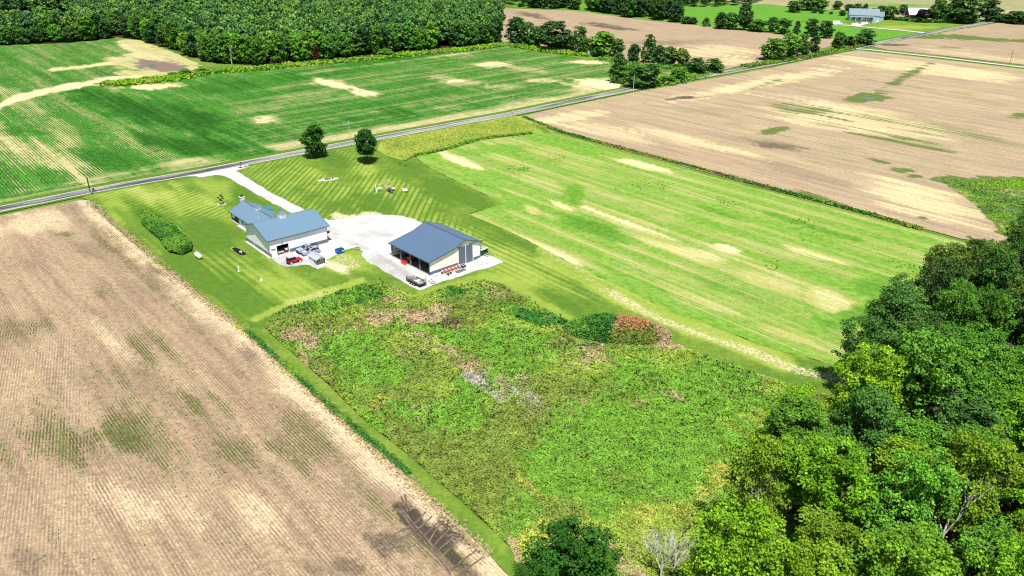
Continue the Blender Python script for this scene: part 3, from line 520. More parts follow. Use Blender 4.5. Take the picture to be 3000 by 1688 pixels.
def slab(mb, a, b, x0, x1, t, axis='x'):
    """sloping roof sheet between profile points a and b (across, up), thickness t, running x0..x1"""
    dx, dz = b[0] - a[0], b[1] - a[1]; L = math.hypot(dx, dz); n = (-dz / L * t, dx / L * t)
    if n[1] < 0: n = (-n[0], -n[1])
    mb.prism([a, b, (b[0] + n[0], b[1] + n[1]), (a[0] + n[0], a[1] + n[1])], x0, x1, axis)
def cupola(par, x, y, z, wd, hb, hr, rm):
    c = MB().box(x - wd / 2, x + wd / 2, y - wd / 2, y + wd / 2, z - .5, z + hb).build('cupola', white_p, par)
    k = wd * .55
    r = MB(); prof = [(1.0, 0), (.62, .28), (.28, .62), (.05, 1.0)]
    for (a, za), (b, zb) in zip(prof[:-1], prof[1:]):
        r.add([(x - k * a, y - k * a, z + hb + hr * za), (x + k * a, y - k * a, z + hb + hr * za), (x + k * a, y + k * a, z + hb + hr * za), (x - k * a, y + k * a, z + hb + hr * za),
               (x - k * b, y - k * b, z + hb + hr * zb), (x + k * b, y - k * b, z + hb + hr * zb), (x + k * b, y + k * b, z + hb + hr * zb), (x - k * b, y + k * b, z + hb + hr * zb)],
              [(0, 1, 5, 4), (1, 2, 6, 5), (2, 3, 7, 6), (3, 0, 4, 7)])
    r.tube((x, y, z + hb + hr * .9), (x, y, z + hb + hr * 1.35), .03); r.build('cupola_roof', rm, c)
    l = MB()
    for i in range(5): l.box(x - wd * .36, x + wd * .36, y - wd / 2 - .025, y - wd / 2 + .01, z + hb * (.12 + .16 * i), z + hb * (.12 + .16 * i) + hb * .06)
    l.build('louvre', simple('louvre_grey', (.5, .52, .53), .6), c)
def window(par, face, a0, a1, z0, z1, at, sgn=-1, mt=glass_dk):
    """framed window on a wall; face 'y' = wall across y at depth 'at', 'x' = wall across x"""
    w = MB(); g = MB(); d0, d1 = sorted((at, at + sgn * .05)); e0, e1 = sorted((at, at + sgn * .03))
    def bx(mb, p, q, r, s, u, v): (mb.box(p, q, u, v, r, s) if face == 'y' else mb.box(u, v, p, q, r, s))
    t = .08
    bx(w, a0 - t, a1 + t, z1, z1 + t, d0, d1); bx(w, a0 - t, a1 + t, z0 - t, z0, d0, d1); bx(w, a0 - t, a0, z0, z1, d0, d1); bx(w, a1, a1 + t, z0, z1, d0, d1)
    f = w.build('window', trim_w, par); bx(g, a0, a1, z0, z1, e0, e1); g.build('pane', mt, f)

# ------------------------------------------------------------------ the house: workshop block with a living wing behind
hx, hy = -62.745, 188.523
house = thing('workshop_house', 'L-shaped white metal house and workshop with pale blue roofs and two cupolas', 'house', (hx, hy, 0), R40)
W_, D_, HE, HR = 16.4, 15.0, 4.75, 7.45
sl_ = (HR - HE) / 7.95; wt = HE + .45 * sl_ - .02
gable = [(.0, 0), (D_, 0), (D_, wt), (D_ / 2, HR - .03), (0, wt)]
b = MB(); b.box(.15, 1.8, 0, .15, 0, wt); b.box(1.8, 5.08, 0, .15, 2.8, wt); b.box(5.08, W_ - .15, 0, .15, 0, wt); b.build('front_wall', wall_white, house)
part('gable_wall', wall_white_y, house, lambda b: b.prism(gable, 0, .15, 'x'))
part('gable_wall', wall_white_y, house, lambda b: b.prism(gable, W_ - .15, W_, 'x'))
part('back_wall', wall_white, house, lambda b: b.box(.15, W_ - .15, D_ - .15, D_, 0, wt))
part('floor_slab', conc, house, lambda b: b.box(.15, W_ - .15, .15, D_ - .15, .0, .1))
part('partition_wall', simple('interior_lining', (.16, .15, .14), .9), house, lambda b: b.box(.16, W_ - .16, 7.5, 7.6, .1, 4.7))
b = MB(); slab(b, (-.45, HE), (7.5, HR), -.75, 17.15, .1); b.build('roof', roof_blue, house)
b = MB(); slab(b, (7.5, HR), (15.45, HE), -.75, 17.15, .1); b.build('roof', roof_blue, house)
for x0 in (-.82, 17.16): b = MB(); b.prism([(-.5, HE - .02), (7.5, HR - .02), (15.5, HE - .02), (15.5, HE + .14), (7.5, HR + .14), (-.5, HE + .14)], x0, x0 + .06, 'x'); b.build('rake_trim', trim_dk, house)
part('eave_trim', trim_dk, house, lambda b: b.box(-.76, 17.16, -.53, -.46, HE - .08, HE + .09))
part('ridge_cap', roof_blue, house, lambda b: b.prism([(7.2, HR + .02), (7.5, HR + .14), (7.8, HR + .02)], -.77, 17.17, 'x'))
for xa, xb in ((.0, .22), (5.3, W_ + .03)): part('wainscot', wain, house, lambda b: b.box(xa, xb, -.03, -.001, .12, 1.1))
for xa, xb in ((-.03, -.001), (W_ + .001, W_ + .03)): part('wainscot', wain_y, house, lambda b: b.box(xa, xb, 0, D_, .12, 1.1))
b = MB(); b.box(-.06, W_ + .06, -.06, -.032, 0, .14); b.box(-.06, -.032, -.05, D_, 0, .14); b.build('footing', conc, house)
part('corner_trim', trim_dk, house, lambda b: b.box(W_ - .05, W_ + .05, -.05, .03, 1.1, wt))
part('side_canopy', trim_dk, house, lambda b: b.prism([(0.3, 3.2), (0.3, 2.5), (1.2, 2.5)], W_ + .03, W_ + 1.0, 'x'))
door = part('door', white_p, house, lambda b: b.box(.32, 1.26, -.07, -.005, .05, 2.15)); part('handle', steel, door, lambda b: b.box(1.12, 1.18, -.12, -.07, .95, 1.1))
part('door_hood', steel, house, lambda b: b.box(.2, 1.4, -.28, -.01, 2.35, 2.42))
gd = MB(); gd.box(1.68, 1.8, -.05, -.004, .05, 2.92); gd.box(5.08, 5.2, -.05, -.004, .05, 2.92); gd.box(1.68, 5.2, -.05, -.004, 2.8, 2.95); gd.build('garage_door_frame', trim_w, house)
part('wall_lamp', black, house, lambda b: b.box(3.3, 3.5, -.2, -.01, 3.2, 3.35))
cupola(house, 7.5, 7.5, 7.45, 1.5, 1.0, 1.15, roof_blue)
for yy in (2.5, 5.5): window(house, 'x', yy, yy + .8, 2.0, 2.9, -.002) if False else None
part('downpipe', white_p, house, lambda b: b.tube((-.08, 10.2, .1), (-.08, 10.2, 1.3), .05))
# wing
part('wing_wall', wall_white_y, house, lambda b: b.box(3.45, 3.6, D_, 28.6, 0, 2.85)); part('wing_wall', wall_white_y, house, lambda b: b.box(11.9, 12.05, D_, 28.6, 0, 2.85))
part('wing_wall', wall_white, house, lambda b: b.prism([(3.6, 0), (11.9, 0), (11.9, 2.9), (7.75, 4.8), (3.6, 2.9)], 28.4, 28.55, 'y'))
b = MB(); slab(b, (3.0, 2.65), (7.75, 4.9), 12.0, 34.5, .1, 'y'); b.build('wing_roof', roof_ell, house)
b = MB(); slab(b, (7.75, 4.9), (12.5, 2.65), 12.0, 34.5, .1, 'y'); b.build('wing_roof', roof_ell, house)
part('wing_ridge_cap', trim_dk, house, lambda b: b.prism([(7.62, 4.98), (7.75, 5.03), (7.88, 4.98)], 12.2, 34.6, 'y'))
b = MB(); slab(b, (2.95, 2.6), (7.75, 4.88), 34.51, 34.57, .16, 'y'); slab(b, (7.75, 4.88), (12.55, 2.6), 34.51, 34.57, .16, 'y'); b.box(2.92, 2.99, 15, 34.57, 2.58, 2.76); b.build('wing_trim', trim_dk, house)
for px_, py_ in ((3.65, 34.2), (3.65, 31.4), (7.75, 34.2), (11.8, 34.2)): part('porch_post', trim_dk, house, lambda b: b.box(px_ - .11, px_ + .11, py_ - .11, py_ + .11, .25, 2.8 if px_ != 7.75 else 4.6))
part('porch_beam', trim_dk, house, lambda b: b.box(3.55, 11.9, 34.1, 34.3, 2.5, 2.78))
part('porch_deck', simple('porch_boards', (.40, .33, .26), .8, .1, scale=4), house, lambda b: b.box(3.0, 12.1, 28.6, 34.7, .02, .28))
part('wing_footing', conc, house, lambda b: b.box(2.6, 3.44, 15.0, 28.6, .0, .12))
for yy in (17.2, 20.2, 25.4): window(house, 'x', yy, yy + 1.0, 1.1, 2.2, 3.449)
d2 = part('side_door', black, house, lambda b: b.box(3.38, 3.447, 22.6, 23.6, .12, 2.2)); part('handle', steel, d2, lambda b: b.box(3.3, 3.38, 22.7, 22.78, 1.0, 1.1))
ch = part('chimney', simple('pale_chimney_stone', (.66, .63, .6), .9, .1, scale=4), house, lambda b: b.box(7.15, 8.35, 34.6, 35.5, 0, 6.1)); part('chimney_cap', black, ch, lambda b: b.box(7.3, 8.2, 34.7, 35.4, 6.1, 6.45)); part('chimney_crown', trim_w, ch, lambda b: b.box(7.05, 8.45, 34.55, 35.6, 5.85, 6.05))
cupola(house, 7.75, 24.2, 4.9, 1.1, .6, .85, roof_blue)
part('vent_pipe', white_p, house, lambda b: b.tube((5.6, 19.4, 3.8), (5.6, 19.4, 4.5), .07)); part('vent_pipe', black, house, lambda b: b.tube((9.8, 18.0, 3.8), (9.8, 18.0, 4.3), .12))
part('wall_mounted_unit', steel, house, lambda b: b.box(2.9, 3.3, 16.2, 17.0, .1, .9))
part('side_porch_roof', simple('teal_metal_roof', (.05, .20, .22), .5), house, lambda b: b.prism([(12.2, 2.9), (14.6, 2.5), (14.6, 2.62), (12.2, 3.05)], 27.5, 31.5, 'y'))
# pale strips of concrete along the walls, a stone apron at the shop corner
def lquad(name, ox, oy, rz, x0, x1, y0, y1, z, mat):
    c, s = math.cos(rz), math.sin(rz); P4 = [(ox + x * c - y * s, oy + x * s + y * c, z) for x, y in ((x0, y0), (x1, y0), (x1, y1), (x0, y1))]
    o = link(name, np_mesh(name, P4, [(0, 1, 2, 3)], [mat])); o['kind'] = 'structure'; return o
lquad('wall_footing_strip', hx, hy, R40, -.65, -.06, -.4, 15.2, .075, conc); lquad('shop_door_apron', hx, hy, R40, .2, 5.6, -1.2, -.06, .085, conc)

# ------------------------------------------------------------------ the barn
bx_, by_ = -20.424, 177.153; R42 = math.radians(42.0)
barn = thing('machinery_barn', 'cream metal barn open on one side under a slate blue roof', 'barn', (bx_, by_, 0), R42)
prof = [(0, 0), (16.4, 0), (16.4, 4.85), (11.35, 6.48), (7.5, 5.02), (0, 3.68)]
def barn_wall(b, y0, y1):
    b.prism([(0.15, 0), (9.2, 0), (9.2, 5.62), (7.5, 5.02), (0.15, 3.71)], y0, y1); b.prism([(9.2, 4.9), (13.75, 4.9), (13.75, 5.7), (11.35, 6.48), (9.2, 5.62)], y0, y1); b.prism([(13.75, 0), (16.25, 0), (16.25, 4.88), (13.75, 5.7)], y0, y1)
part('gable_wall', wall_cream, barn, lambda b: barn_wall(b, 0, .15))
part('back_wall', wall_cream, barn, lambda b: b.prism(prof, 16.45, 16.6))
part('side_wall', wall_cream_y, barn, lambda b: b.box(16.25, 16.4, 0, 16.45, 0, 4.83))
for a, c in (((-.35, 3.62), (7.5, 5.08)), ((7.5, 5.08), (11.35, 6.55)), ((11.35, 6.55), (16.85, 4.72))):
    q = MB(); slab(q, a, c, -.42, 17.0, .1, 'y'); q.build('roof', roof_slate, barn)
q = MB()
for yy in (-.5, 17.01):
    for a, c in (((-.4, 3.58), (7.5, 5.04)), ((7.5, 5.04), (11.35, 6.51)), ((11.35, 6.51), (16.9, 4.68))): slab(q, a, c, yy, yy + .07, .17, 'y')
q.box(-.42, -.36, -.42, 17.0, 3.5, 3.7); q.box(16.86, 16.92, -.42, 17.0, 4.6, 4.8); q.build('roof_trim', trim_dk, barn)
part('ridge_cap', trim_dk, barn, lambda b: b.prism([(11.15, 6.62), (11.35, 6.70), (11.55, 6.62)], -.43, 17.01))
for xa, xb in ((0, 9.1), (14.05, 16.43)): part('wainscot', wain, barn, lambda b: b.box(xa, xb, -.035, -.001, .0, .92))
part('wainscot', wain_y, barn, lambda b: b.box(16.401, 16.43, 0, 16.6, 0, .92))
for x0, x1 in ((9.25, 11.35), (11.72, 13.72)):
    dd = part('sliding_door', door_dk, barn, lambda b: b.box(x0, x1, -.12, -.04, .08, 4.85)); part('handle', steel, dd, lambda b: b.box(x0 + .1 if x0 > 11 else x1 - .16, x0 + .16 if x0 > 11 else x1 - .1, -.17, -.12, 1.1, 1.4))
for x0 in (9.12, 11.42, 13.8): part('door_trim', trim_w, barn, lambda b: b.box(x0, x0 + .16 if x0 != 11.42 else x0 + .24, -.10, -.036, .0, 5.0))
part('door_track', steel, barn, lambda b: b.box(8.9, 16.0, -.16, -.02, 4.9, 5.02))
part('corner_trim', trim_dk, barn, lambda b: b.box(-.06, .14, -.06, .16, 0, 3.7)); part('corner_trim', trim_dk, barn, lambda b: b.box(16.38, 16.47, -.06, .03, 0, 4.85))
for yy in (4.06, 8.1, 12.3, 16.4): part('post', wood, barn, lambda b: b.box(-.02, .22, yy - .12, yy + .12, 0, 3.72))
part('header_beam', wood, barn, lambda b: b.box(-.04, .14, .2, 16.5, 3.42, 3.66))
for zz_ in (.9, 1.7, 2.5, 3.2): part('girt', wood, barn, lambda b: b.box(.25, 16.2, 16.36, 16.44, zz_, zz_ + .14))
for yy in (4.06, 8.1, 12.3): part('rafter', wood, barn, lambda b: (slab(b, (.1, 3.42), (7.4, 4.82), yy - .05, yy + .05, .16, 'y')))
for yy in (4.06, 8.1, 12.3): part('inner_post', wood, barn, lambda b: b.box(7.35, 7.55, yy - .1, yy + .1, 0, 4.85))
part('packed_floor', dirt_in, barn, lambda b: b.box(.1, 16.3, .1, 16.5, .0, .10))

def at(o, x, y, z=0):
    c, s = math.cos(o.rotation_euler.z), math.sin(o.rotation_euler.z)
    return (o.location.x + x * c - y * s, o.location.y + x * s + y * c, z)

# ------------------------------------------------------------------ vehicles (front towards +x)
def fquad(mb, P, u0, u1, v0, v1, off=.012):
    """thin plate lying on the quad P (4 corners), between parameters"""
    P = [Vector(p) for p in P]; n = (P[1] - P[0]).cross(P[3] - P[0]).normalized()
    def q(u, v): return (P[0] * (1 - u) + P[1] * u) * (1 - v) + (P[3] * (1 - u) + P[2] * u) * v
    A = [q(u0, v0), q(u1, v0), q(u1, v1), q(u0, v1)]; vs = [a - n * .01 for a in A] + [a + n * off for a in A]
    mb.add(vs, [(0, 3, 2, 1), (4, 5, 6, 7), (0, 1, 5, 4), (1, 2, 6, 5), (2, 3, 7, 6), (3, 0, 4, 7)])
def wheels(par, xs, yh, r, wd, rimr=.62):
    for x in xs:
        for s in (-1, 1):
            w_ = MB().tube((x, s * (yh - wd), r), (x, s * yh, r), r, n=18).build('wheel', rubber, par)
            MB().tube((x, s * (yh - .02), r), (x, s * (yh + .012), r), r * rimr, n=14).build('rim', rim_m, w_)
def cabin(par, paint, gl, x0, x1, hw, z0, z1, fx, rx, sy, doors):
    """greenhouse: base x0..x1, drawn in at the top by fx front, rx rear, sy sides; doors = list of (u0,u1)"""
    c = MB().taper(x0, x1, -hw, hw, z0, z1, fx, sy, rx).build('cabin', paint, par, bevel=.03)
    A = [(x0, -hw, z0), (x1, -hw, z0), (x1 - fx, -hw + sy, z1), (x0 + rx, -hw + sy, z1)]
    Bq = [(x1, hw, z0), (x0, hw, z0), (x0 + rx, hw - sy, z1), (x1 - fx, hw - sy, z1)]
    Fq = [(x1, -hw, z0), (x1, hw, z0), (x1 - fx, hw - sy, z1), (x1 - fx, -hw + sy, z1)]
    Rq = [(x0, hw, z0), (x0, -hw, z0), (x0 + rx, -hw + sy, z1), (x0 + rx, hw - sy, z1)]
    g = MB(); fquad(g, Fq, .04, .96, .04, .96); g.build('windscreen', gl, c)
    g = MB(); fquad(g, Rq, .1, .9, .15, .88); g.build('rear_window', gl, c)
    for u0, u1 in doors:
        g = MB(); fquad(g, A, u0, u1, .05, .92); g.build('side_window', gl, c)
        g = MB(); fquad(g, Bq, 1 - u1, 1 - u0, .05, .92); g.build('side_window', gl, c)
    return c
def lamps(par, xf, xr, y, z):
    for s in (-1, 1):
        part('headlight', lamp_m, par, lambda b: b.box(xf - .06, xf + .015, s * y - .14, s * y + .14, z, z + .15)); part('tail_light', lampr, par, lambda b: b.box(xr - .015, xr + .05, s * y - .08, s * y + .08, z + .05, z + .35))
def suv(loc, rz, label):
    t = thing('suv', label, 'car', loc, rz)
    MB().prism([(-2.35, .45), (-2.2, .3), (2.2, .3), (2.38, .45), (2.4, .78), (2.2, .98), (1.2, 1.08), (-2.25, 1.10), (-2.36, .95)], -.93, .93).build('body', silver, t, bevel=.07)
    cabin(t, silver, glass_dk, -2.24, 1.12, .86, 1.06, 1.72, .78, .32, .14, [(.06, .26), (.30, .50), (.53, .76)])
    wheels(t, (-1.36, 1.5), .93, .37, .25); lamps(t, 2.36, -2.36, .68, .68)
    part('grille', black, t, lambda b: b.box(2.36, 2.42, -.4, .4, .62, .86)); part('bumper', black, t, lambda b: b.box(2.3, 2.46, -.85, .85, .32, .5)); part('bumper', black, t, lambda b: b.box(-2.46, -2.32, -.85, .85, .32, .55))
    part('sunroof', glass_dk, t, lambda b: b.box(-.55, .15, -.4, .4, 1.715, 1.735))
    for s in (-.6, .6): part('roof_rail', steel, t, lambda b: b.tube((-1.8, s, 1.80), (.2, s, 1.80), .03).tube((-1.8, s, 1.7), (-1.8, s, 1.8), .03).tube((.2, s, 1.7), (.2, s, 1.8), .03))
    for x in (-1.4, -.8): part('roof_bar', steel, t, lambda b: b.box(x - .04, x + .04, -.6, .6, 1.79, 1.83))
    part('sill', black, t, lambda b: b.box(-1.0, 1.1, -.95, .95, .27, .36)); return t
def pickup(loc, rz, label):
    t = thing('pickup_truck', label, 'truck', loc, rz)
    MB().prism([(-2.85, .5), (2.6, .45), (2.88, .55), (2.9, .95), (2.75, 1.15), (1.45, 1.25), (-.7, 1.28), (-2.88, 1.30)], -.98, .98).build('body', silverb, t, bevel=.07)
    cabin(t, silverb, glass_dk, -.95, 1.45, .90, 1.22, 1.86, .78, .22, .15, [(.10, .40), (.45, .74)])
    wheels(t, (-1.85, 1.85), .98, .41, .27); lamps(t, 2.86, -2.88, .76, .8)
    part('bed_cover', black, t, lambda b: b.box(-2.8, -1.0, -.86, .86, 1.30, 1.34)); part('grille', black, t, lambda b: b.box(2.86, 2.93, -.5, .5, .65, .98)); part('bumper', black, t, lambda b: b.box(2.8, 3.0, -.92, .92, .42, .6)); part('bumper', steel, t, lambda b: b.box(-3.0, -2.85, -.9, .9, .5, .65))
    part('sunroof', glass_dk, t, lambda b: b.box(0, .5, -.4, .4, 1.855, 1.875)); part('fender_flare', black, t, lambda b: b.ring((1.85, -.96, .45), .48, .05, 'y')); part('fender_flare', black, t, lambda b: b.ring((-1.85, -.96, .45), .48, .05, 'y')); return t
def jeep(loc, rz, label):
    t = thing('offroad_car', label, 'car', loc, rz)
    MB().box(-1.85, .45, -.76, .76, .5, 1.12).build('tub', red, t, bevel=.05)
    MB().prism([(.42, .55), (1.75, .55), (1.78, 1.02), (.42, 1.14)], -.56, .56).build('hood', red, t, bevel=.06)
    for s in (-1, 1):
        MB().prism([(.55, .78), (.75, .98), (1.75, .98), (1.9, .82), (1.82, .80), (1.70, .90), (.80, .90), (.62, .76)], s * .56, s * .88).build('fender', red, t)
        part('fender_flare', black, t, lambda b: b.prism([(-1.75, .62), (-1.6, .9), (-.85, .9), (-.7, .62), (-.76, .62), (-.9, .84), (-1.55, .84), (-1.68, .62)], s * .77, s * .90))
        part('headlight', lamp_m, t, lambda b: b.tube((1.77, s * .38, .88), (1.81, s * .38, .88), .10, n=10)); part('mirror', black, t, lambda b: b.box(.35, .45, s * .80, s * 1.0, 1.15, 1.3))
    c = cabin(t, black, glass_dk, -1.85, .42, .74, 1.12, 1.80, .28, .10, .06, [(.06, .42), (.50, .86)])
    part('hardtop_panel', steel, c, lambda b: b.box(-1.68, .08, -.62, .62, 1.795, 1.83), label='grey roof panel')  # lighter grey plate on top of the black hardtop
    wheels(t, (-1.2, 1.2), .90, .40, .26, .72); sw = MB().tube((-2.12, .1, .98), (-1.9, .1, .98), .38, n=18).build('spare_wheel', rubber, t); MB().tube((-2.14, .1, .98), (-2.1, .1, .98), .22, n=12).build('rim', rim_m, sw)
    part('bumper', black, t, lambda b: b.box(1.85, 2.0, -.75, .75, .5, .66)); part('bumper', black, t, lambda b: b.box(-2.0, -1.86, -.75, .75, .48, .62)); part('grille', black, t, lambda b: b.box(1.76, 1.80, -.3, .3, .65, .98)); return t
pickup(at(house, 9.35, -2.0), R40 + math.pi + .03, 'pale blue-silver pickup truck with black bed cover parked against the workshop wall')
suv(at(house, 9.15, -4.18), R40 + math.pi - .04, 'silver SUV with roof bars parked beside the pale pickup truck')
jeep(at(house, 3.2, -6.85), R40 - .02, 'red off-road car with black hardtop parked on the gravel')
# in the open shop
t = thing('sports_car', 'low grey car nose out inside the open workshop door', 'car', at(house, 3.0, 2.3, .1), R40 - math.pi / 2)
MB().prism([(-2.0, .3), (2.0, .3), (2.1, .55), (1.6, .8), (.6, .9), (-1.9, .95), (-2.1, .6)], -.85, .85).build('body', simple('grey_paint', (.33, .32, .30), .35), t, bevel=.08); cabin(t, simple('grey_paint_top', (.33, .32, .30), .35), glass_dk, -1.5, .6, .74, .9, 1.25, .6, .5, .16, [(.2, .5), (.54, .8)]); wheels(t, (-1.3, 1.3), .86, .32, .2); lamps(t, 2.05, -2.1, .6, .5)
t = thing('garden_tiller', 'small red and white machine at the right of the open workshop door', 'machine', at(house, 4.6, .7, .1), R40)
part('engine', red, t, lambda b: b.box(-.3, .3, -.3, .25, .35, .8)); part('hopper', white_p, t, lambda b: b.taper(-.32, .32, -.3, .3, .8, 1.25, -.08, -.08)); part('wheel', rubber, t, lambda b: b.tube((-.36, 0, .25), (-.28, 0, .25), .25)); part('wheel', rubber, t, lambda b: b.tube((.28, 0, .25), (.36, 0, .25), .25)); part('handlebar', black, t, lambda b: b.tube((-.2, .2, .8), (-.25, .9, 1.1), .03).tube((.2, .2, .8), (.25, .9, 1.1), .03))

# small glazed shed
t = thing('garden_shed', 'small white glazed garden shed with grey gabled roof beside the parked cars', 'shed', at(house, 6.15, -13.5, 0), R40)
gs = simple('grey_shed_roof', (.36, .40, .45), .6, .2)
part('base', conc, t, lambda b: b.box(-.5, 2.9, -.5, 4.9, .05, .12)); part('sill_frame', trim_dk, t, lambda b: b.box(-.03, 2.38, -.03, 4.4, .12, .2))
part('side_wall', white_p, t, lambda b: b.box(0, .06, 1.4, 4.37, .2, 2.0)); part('side_wall', white_p, t, lambda b: b.box(2.29, 2.35, 0.06, 4.37, .2, 2.0)); part('back_wall', white_p, t, lambda b: b.prism([(.0, .2), (2.35, .2), (2.35, 2.0), (1.17, 2.6), (0, 2.0)], 4.37, 4.43))
part('gable', white_p, t, lambda b: b.prism([(0, 2.0), (2.35, 2.0), (1.17, 2.6)], -.03, .04)); part('knee_wall', white_p, t, lambda b: b.box(0, 2.35, -.02, .04, .2, .62)); part('knee_wall', white_p, t, lambda b: b.box(0, .06, .06, 1.38, .2, .62))
for i in range(5): part('mullion', white_p, t, lambda b: b.box(.0 + .57 * i, .07 + .57 * i, -.03, .05, .62, 2.0))
for y0 in (.65, 1.32): part('mullion', white_p, t, lambda b: b.box(-.01, .07, y0, y0 + .07, .62, 2.0))
for i in range(4): part('pane', glass_dk, t, lambda b: b.box(.08 + .57 * i, .56 + .57 * i, 0, .02, .64, 1.98))
for y0 in (.08, .73): part('pane', glass_dk, t, lambda b: b.box(.02, .04, y0, y0 + .56, .64, 1.98))
q = MB(); slab(q, (-.18, 1.92), (1.175, 2.62), -.25, 4.6, .05, 'y'); q.build('roof', gs, t); q = MB(); slab(q, (1.175, 2.62), (2.53, 1.92), -.25, 4.6, .05, 'y'); q.build('roof', gs, t)
part('vent', black, t, lambda b: b.box(-.03, -.001, 3.2, 3.4, 1.4, 1.65))

# blue dumpster and burn ring
dx, dy = G(996, 742)
t = thing('dumpster', 'blue metal dumpster standing on the gravel yard', 'dumpster', (dx, dy, .06), R40 + .05)
q = MB(); q.taper(-1.0, .95, -.55, .6, .12, 1.15, -.06, -.08); q.build('bin', blue_p, t, bevel=.02)
part('lid', simple('dark_blue_lid', (.008, .05, .16), .5), t, lambda b: b.taper(-1.05, 1.0, -.62, .68, 1.16, 1.26, .05, .05)); 
for s in (-.5, .1, .6): part('rib', blue_p, t, lambda b: b.box(s - .04, s + .04, -.66, -.6, .2, 1.1))
part('fork_pocket', blue_p, t, lambda b: b.box(.98, 1.16, -.5, .55, .55, .75)); part('notice_plate', white_p, t, lambda b: b.box(.35, .75, -.665, -.64, .5, .8))
for a in (-.8, .75):
    for c_ in (-.4, .45): part('caster', rubber, t, lambda b: b.tube((a, c_ - .04, .06), (a, c_ + .04, .06), .07))
x, y = G(1047, 730); t = tag(MB().ring((0, 0, .2), .75, .16, n=24).build('fire_ring', simple('ashy_steel', (.36, .30, .27), .9), None, (x, y, .06)), 'round ashy fire ring at the grass edge of the yard', 'fire ring')

# trailer, implements and oddments round the barn
def trailer(loc, rz):
    t = thing('flatbed_trailer', 'black twin-axle flatbed trailer with raised mesh tail ramp on white gravel', 'trailer', loc, rz); L, Wd = 5.4, 2.05
    part('deck', simple('bleached_deck_boards', (.20, .19, .17), .85, .1, scale=5), t, lambda b: [b.box(0.0, L, i * .25 - .98, i * .25 - .75, .72, .77) for i in range(8)])
    part('frame', black, t, lambda b: b.box(-.05, L + .05, -1.05, -.98, .5, .8).box(-.05, L + .05, .98, 1.05, .5, .8).box(-.05, .05, -.98, .98, .5, .8).box(L - .05, L + .05, -.98, .98, .5, .72))
    for s in (-1, 1): part('side_rail', black, t, lambda b: [b.box(0, L, s * 1.02 - .03, s * 1.02 + .03, 1.08, 1.14)] + [b.box(x_, x_ + .06, s * 1.02 - .03, s * 1.02 + .03, .8, 1.08) for x_ in (0, 1.3, 2.6, 3.9, 5.3)])
    for x_ in (1.9, 2.75, 3.6):
        for s in (-1, 1):
            w_ = MB().tube((x_, s * 1.08, .36), (x_, s * 1.32, .36), .36, n=16).build('wheel', rubber, t); MB().tube((x_, s * 1.3, .36), (x_, s * 1.335, .36), .2, n=12).build('rim', rim_m, w_)
    for s in (-1, 1): part('mudguard', black, t, lambda b: b.box(1.4, 4.1, s * 1.06 if s > 0 else -1.36, 1.36 if s > 0 else -1.06, .76, .80))
    part('tail_ramp', black, t, lambda b: [b.box(-.1, -.04, -1.0 + i * .22, -.95 + i * .22, .75, 1.95) for i in range(10)] + [b.box(-.1, -.03, -1.02, 1.04, .75, .82), b.box(-.1, -.03, -1.02, 1.04, 1.9, 1.97)])
    part('drawbar', black, t, lambda b: b.tube((L, -.8, .6), (L + 1.2, 0, .55), .06).tube((L, .8, .6), (L + 1.2, 0, .55), .06)); part('jack', black, t, lambda b: b.tube((L + 1.0, 0, .0), (L + 1.0, 0, .9), .05)); return t
trl = trailer(at(barn, -5.1, -4.3, .06), R42 + math.pi / 2 + .02)
def lies(o, name, label, cat, x, y, z, fn, mat, rz=0, **kw):
    p = at(o, x, y, z); b = MB(); fn(b); return tag(b.build(name, mat, None, p, o.rotation_euler.z + rz, **kw), label, cat)
lies(trl, 'tarp_bundle', 'grey tarpaulin bundle lying on the front of the trailer deck', 'tarpaulin', 3.4, -.1, .84, lambda b: b.taper(-1.3, 1.2, -.7, .6, 0, .35, .3, .2), simple('grey_tarpaulin', (.16, .175, .19), .7), bevel=.06)
lies(trl, 'pallet_crate', 'flat pale crate tied on the middle of the trailer deck', 'crate', 2.0, 0, .84, lambda b: b.box(-.9, .8, -.75, .7, 0, .28), simple('pale_crate_board', (.55, .50, .42), .8), .06)
lies(trl, 'folded_sheet', 'light sheet lying near the ramp end of the trailer', 'sheet', .8, .1, .84, lambda b: b.taper(-.6, .5, -.7, .6, 0, .14, .1, .1), simple('light_sheet', (.52, .52, .50), .7))
lies(barn, 'stone_slab_box', 'low white box on gravel against the near barn corner', 'box', 1.25, -1.1, .06, lambda b: b.taper(-.75, .75, -.45, .45, .12, .42, .06, .06).box(-.7, .7, -.4, .4, 0, .12), simple('white_box', (.66, .65, .62), .7))
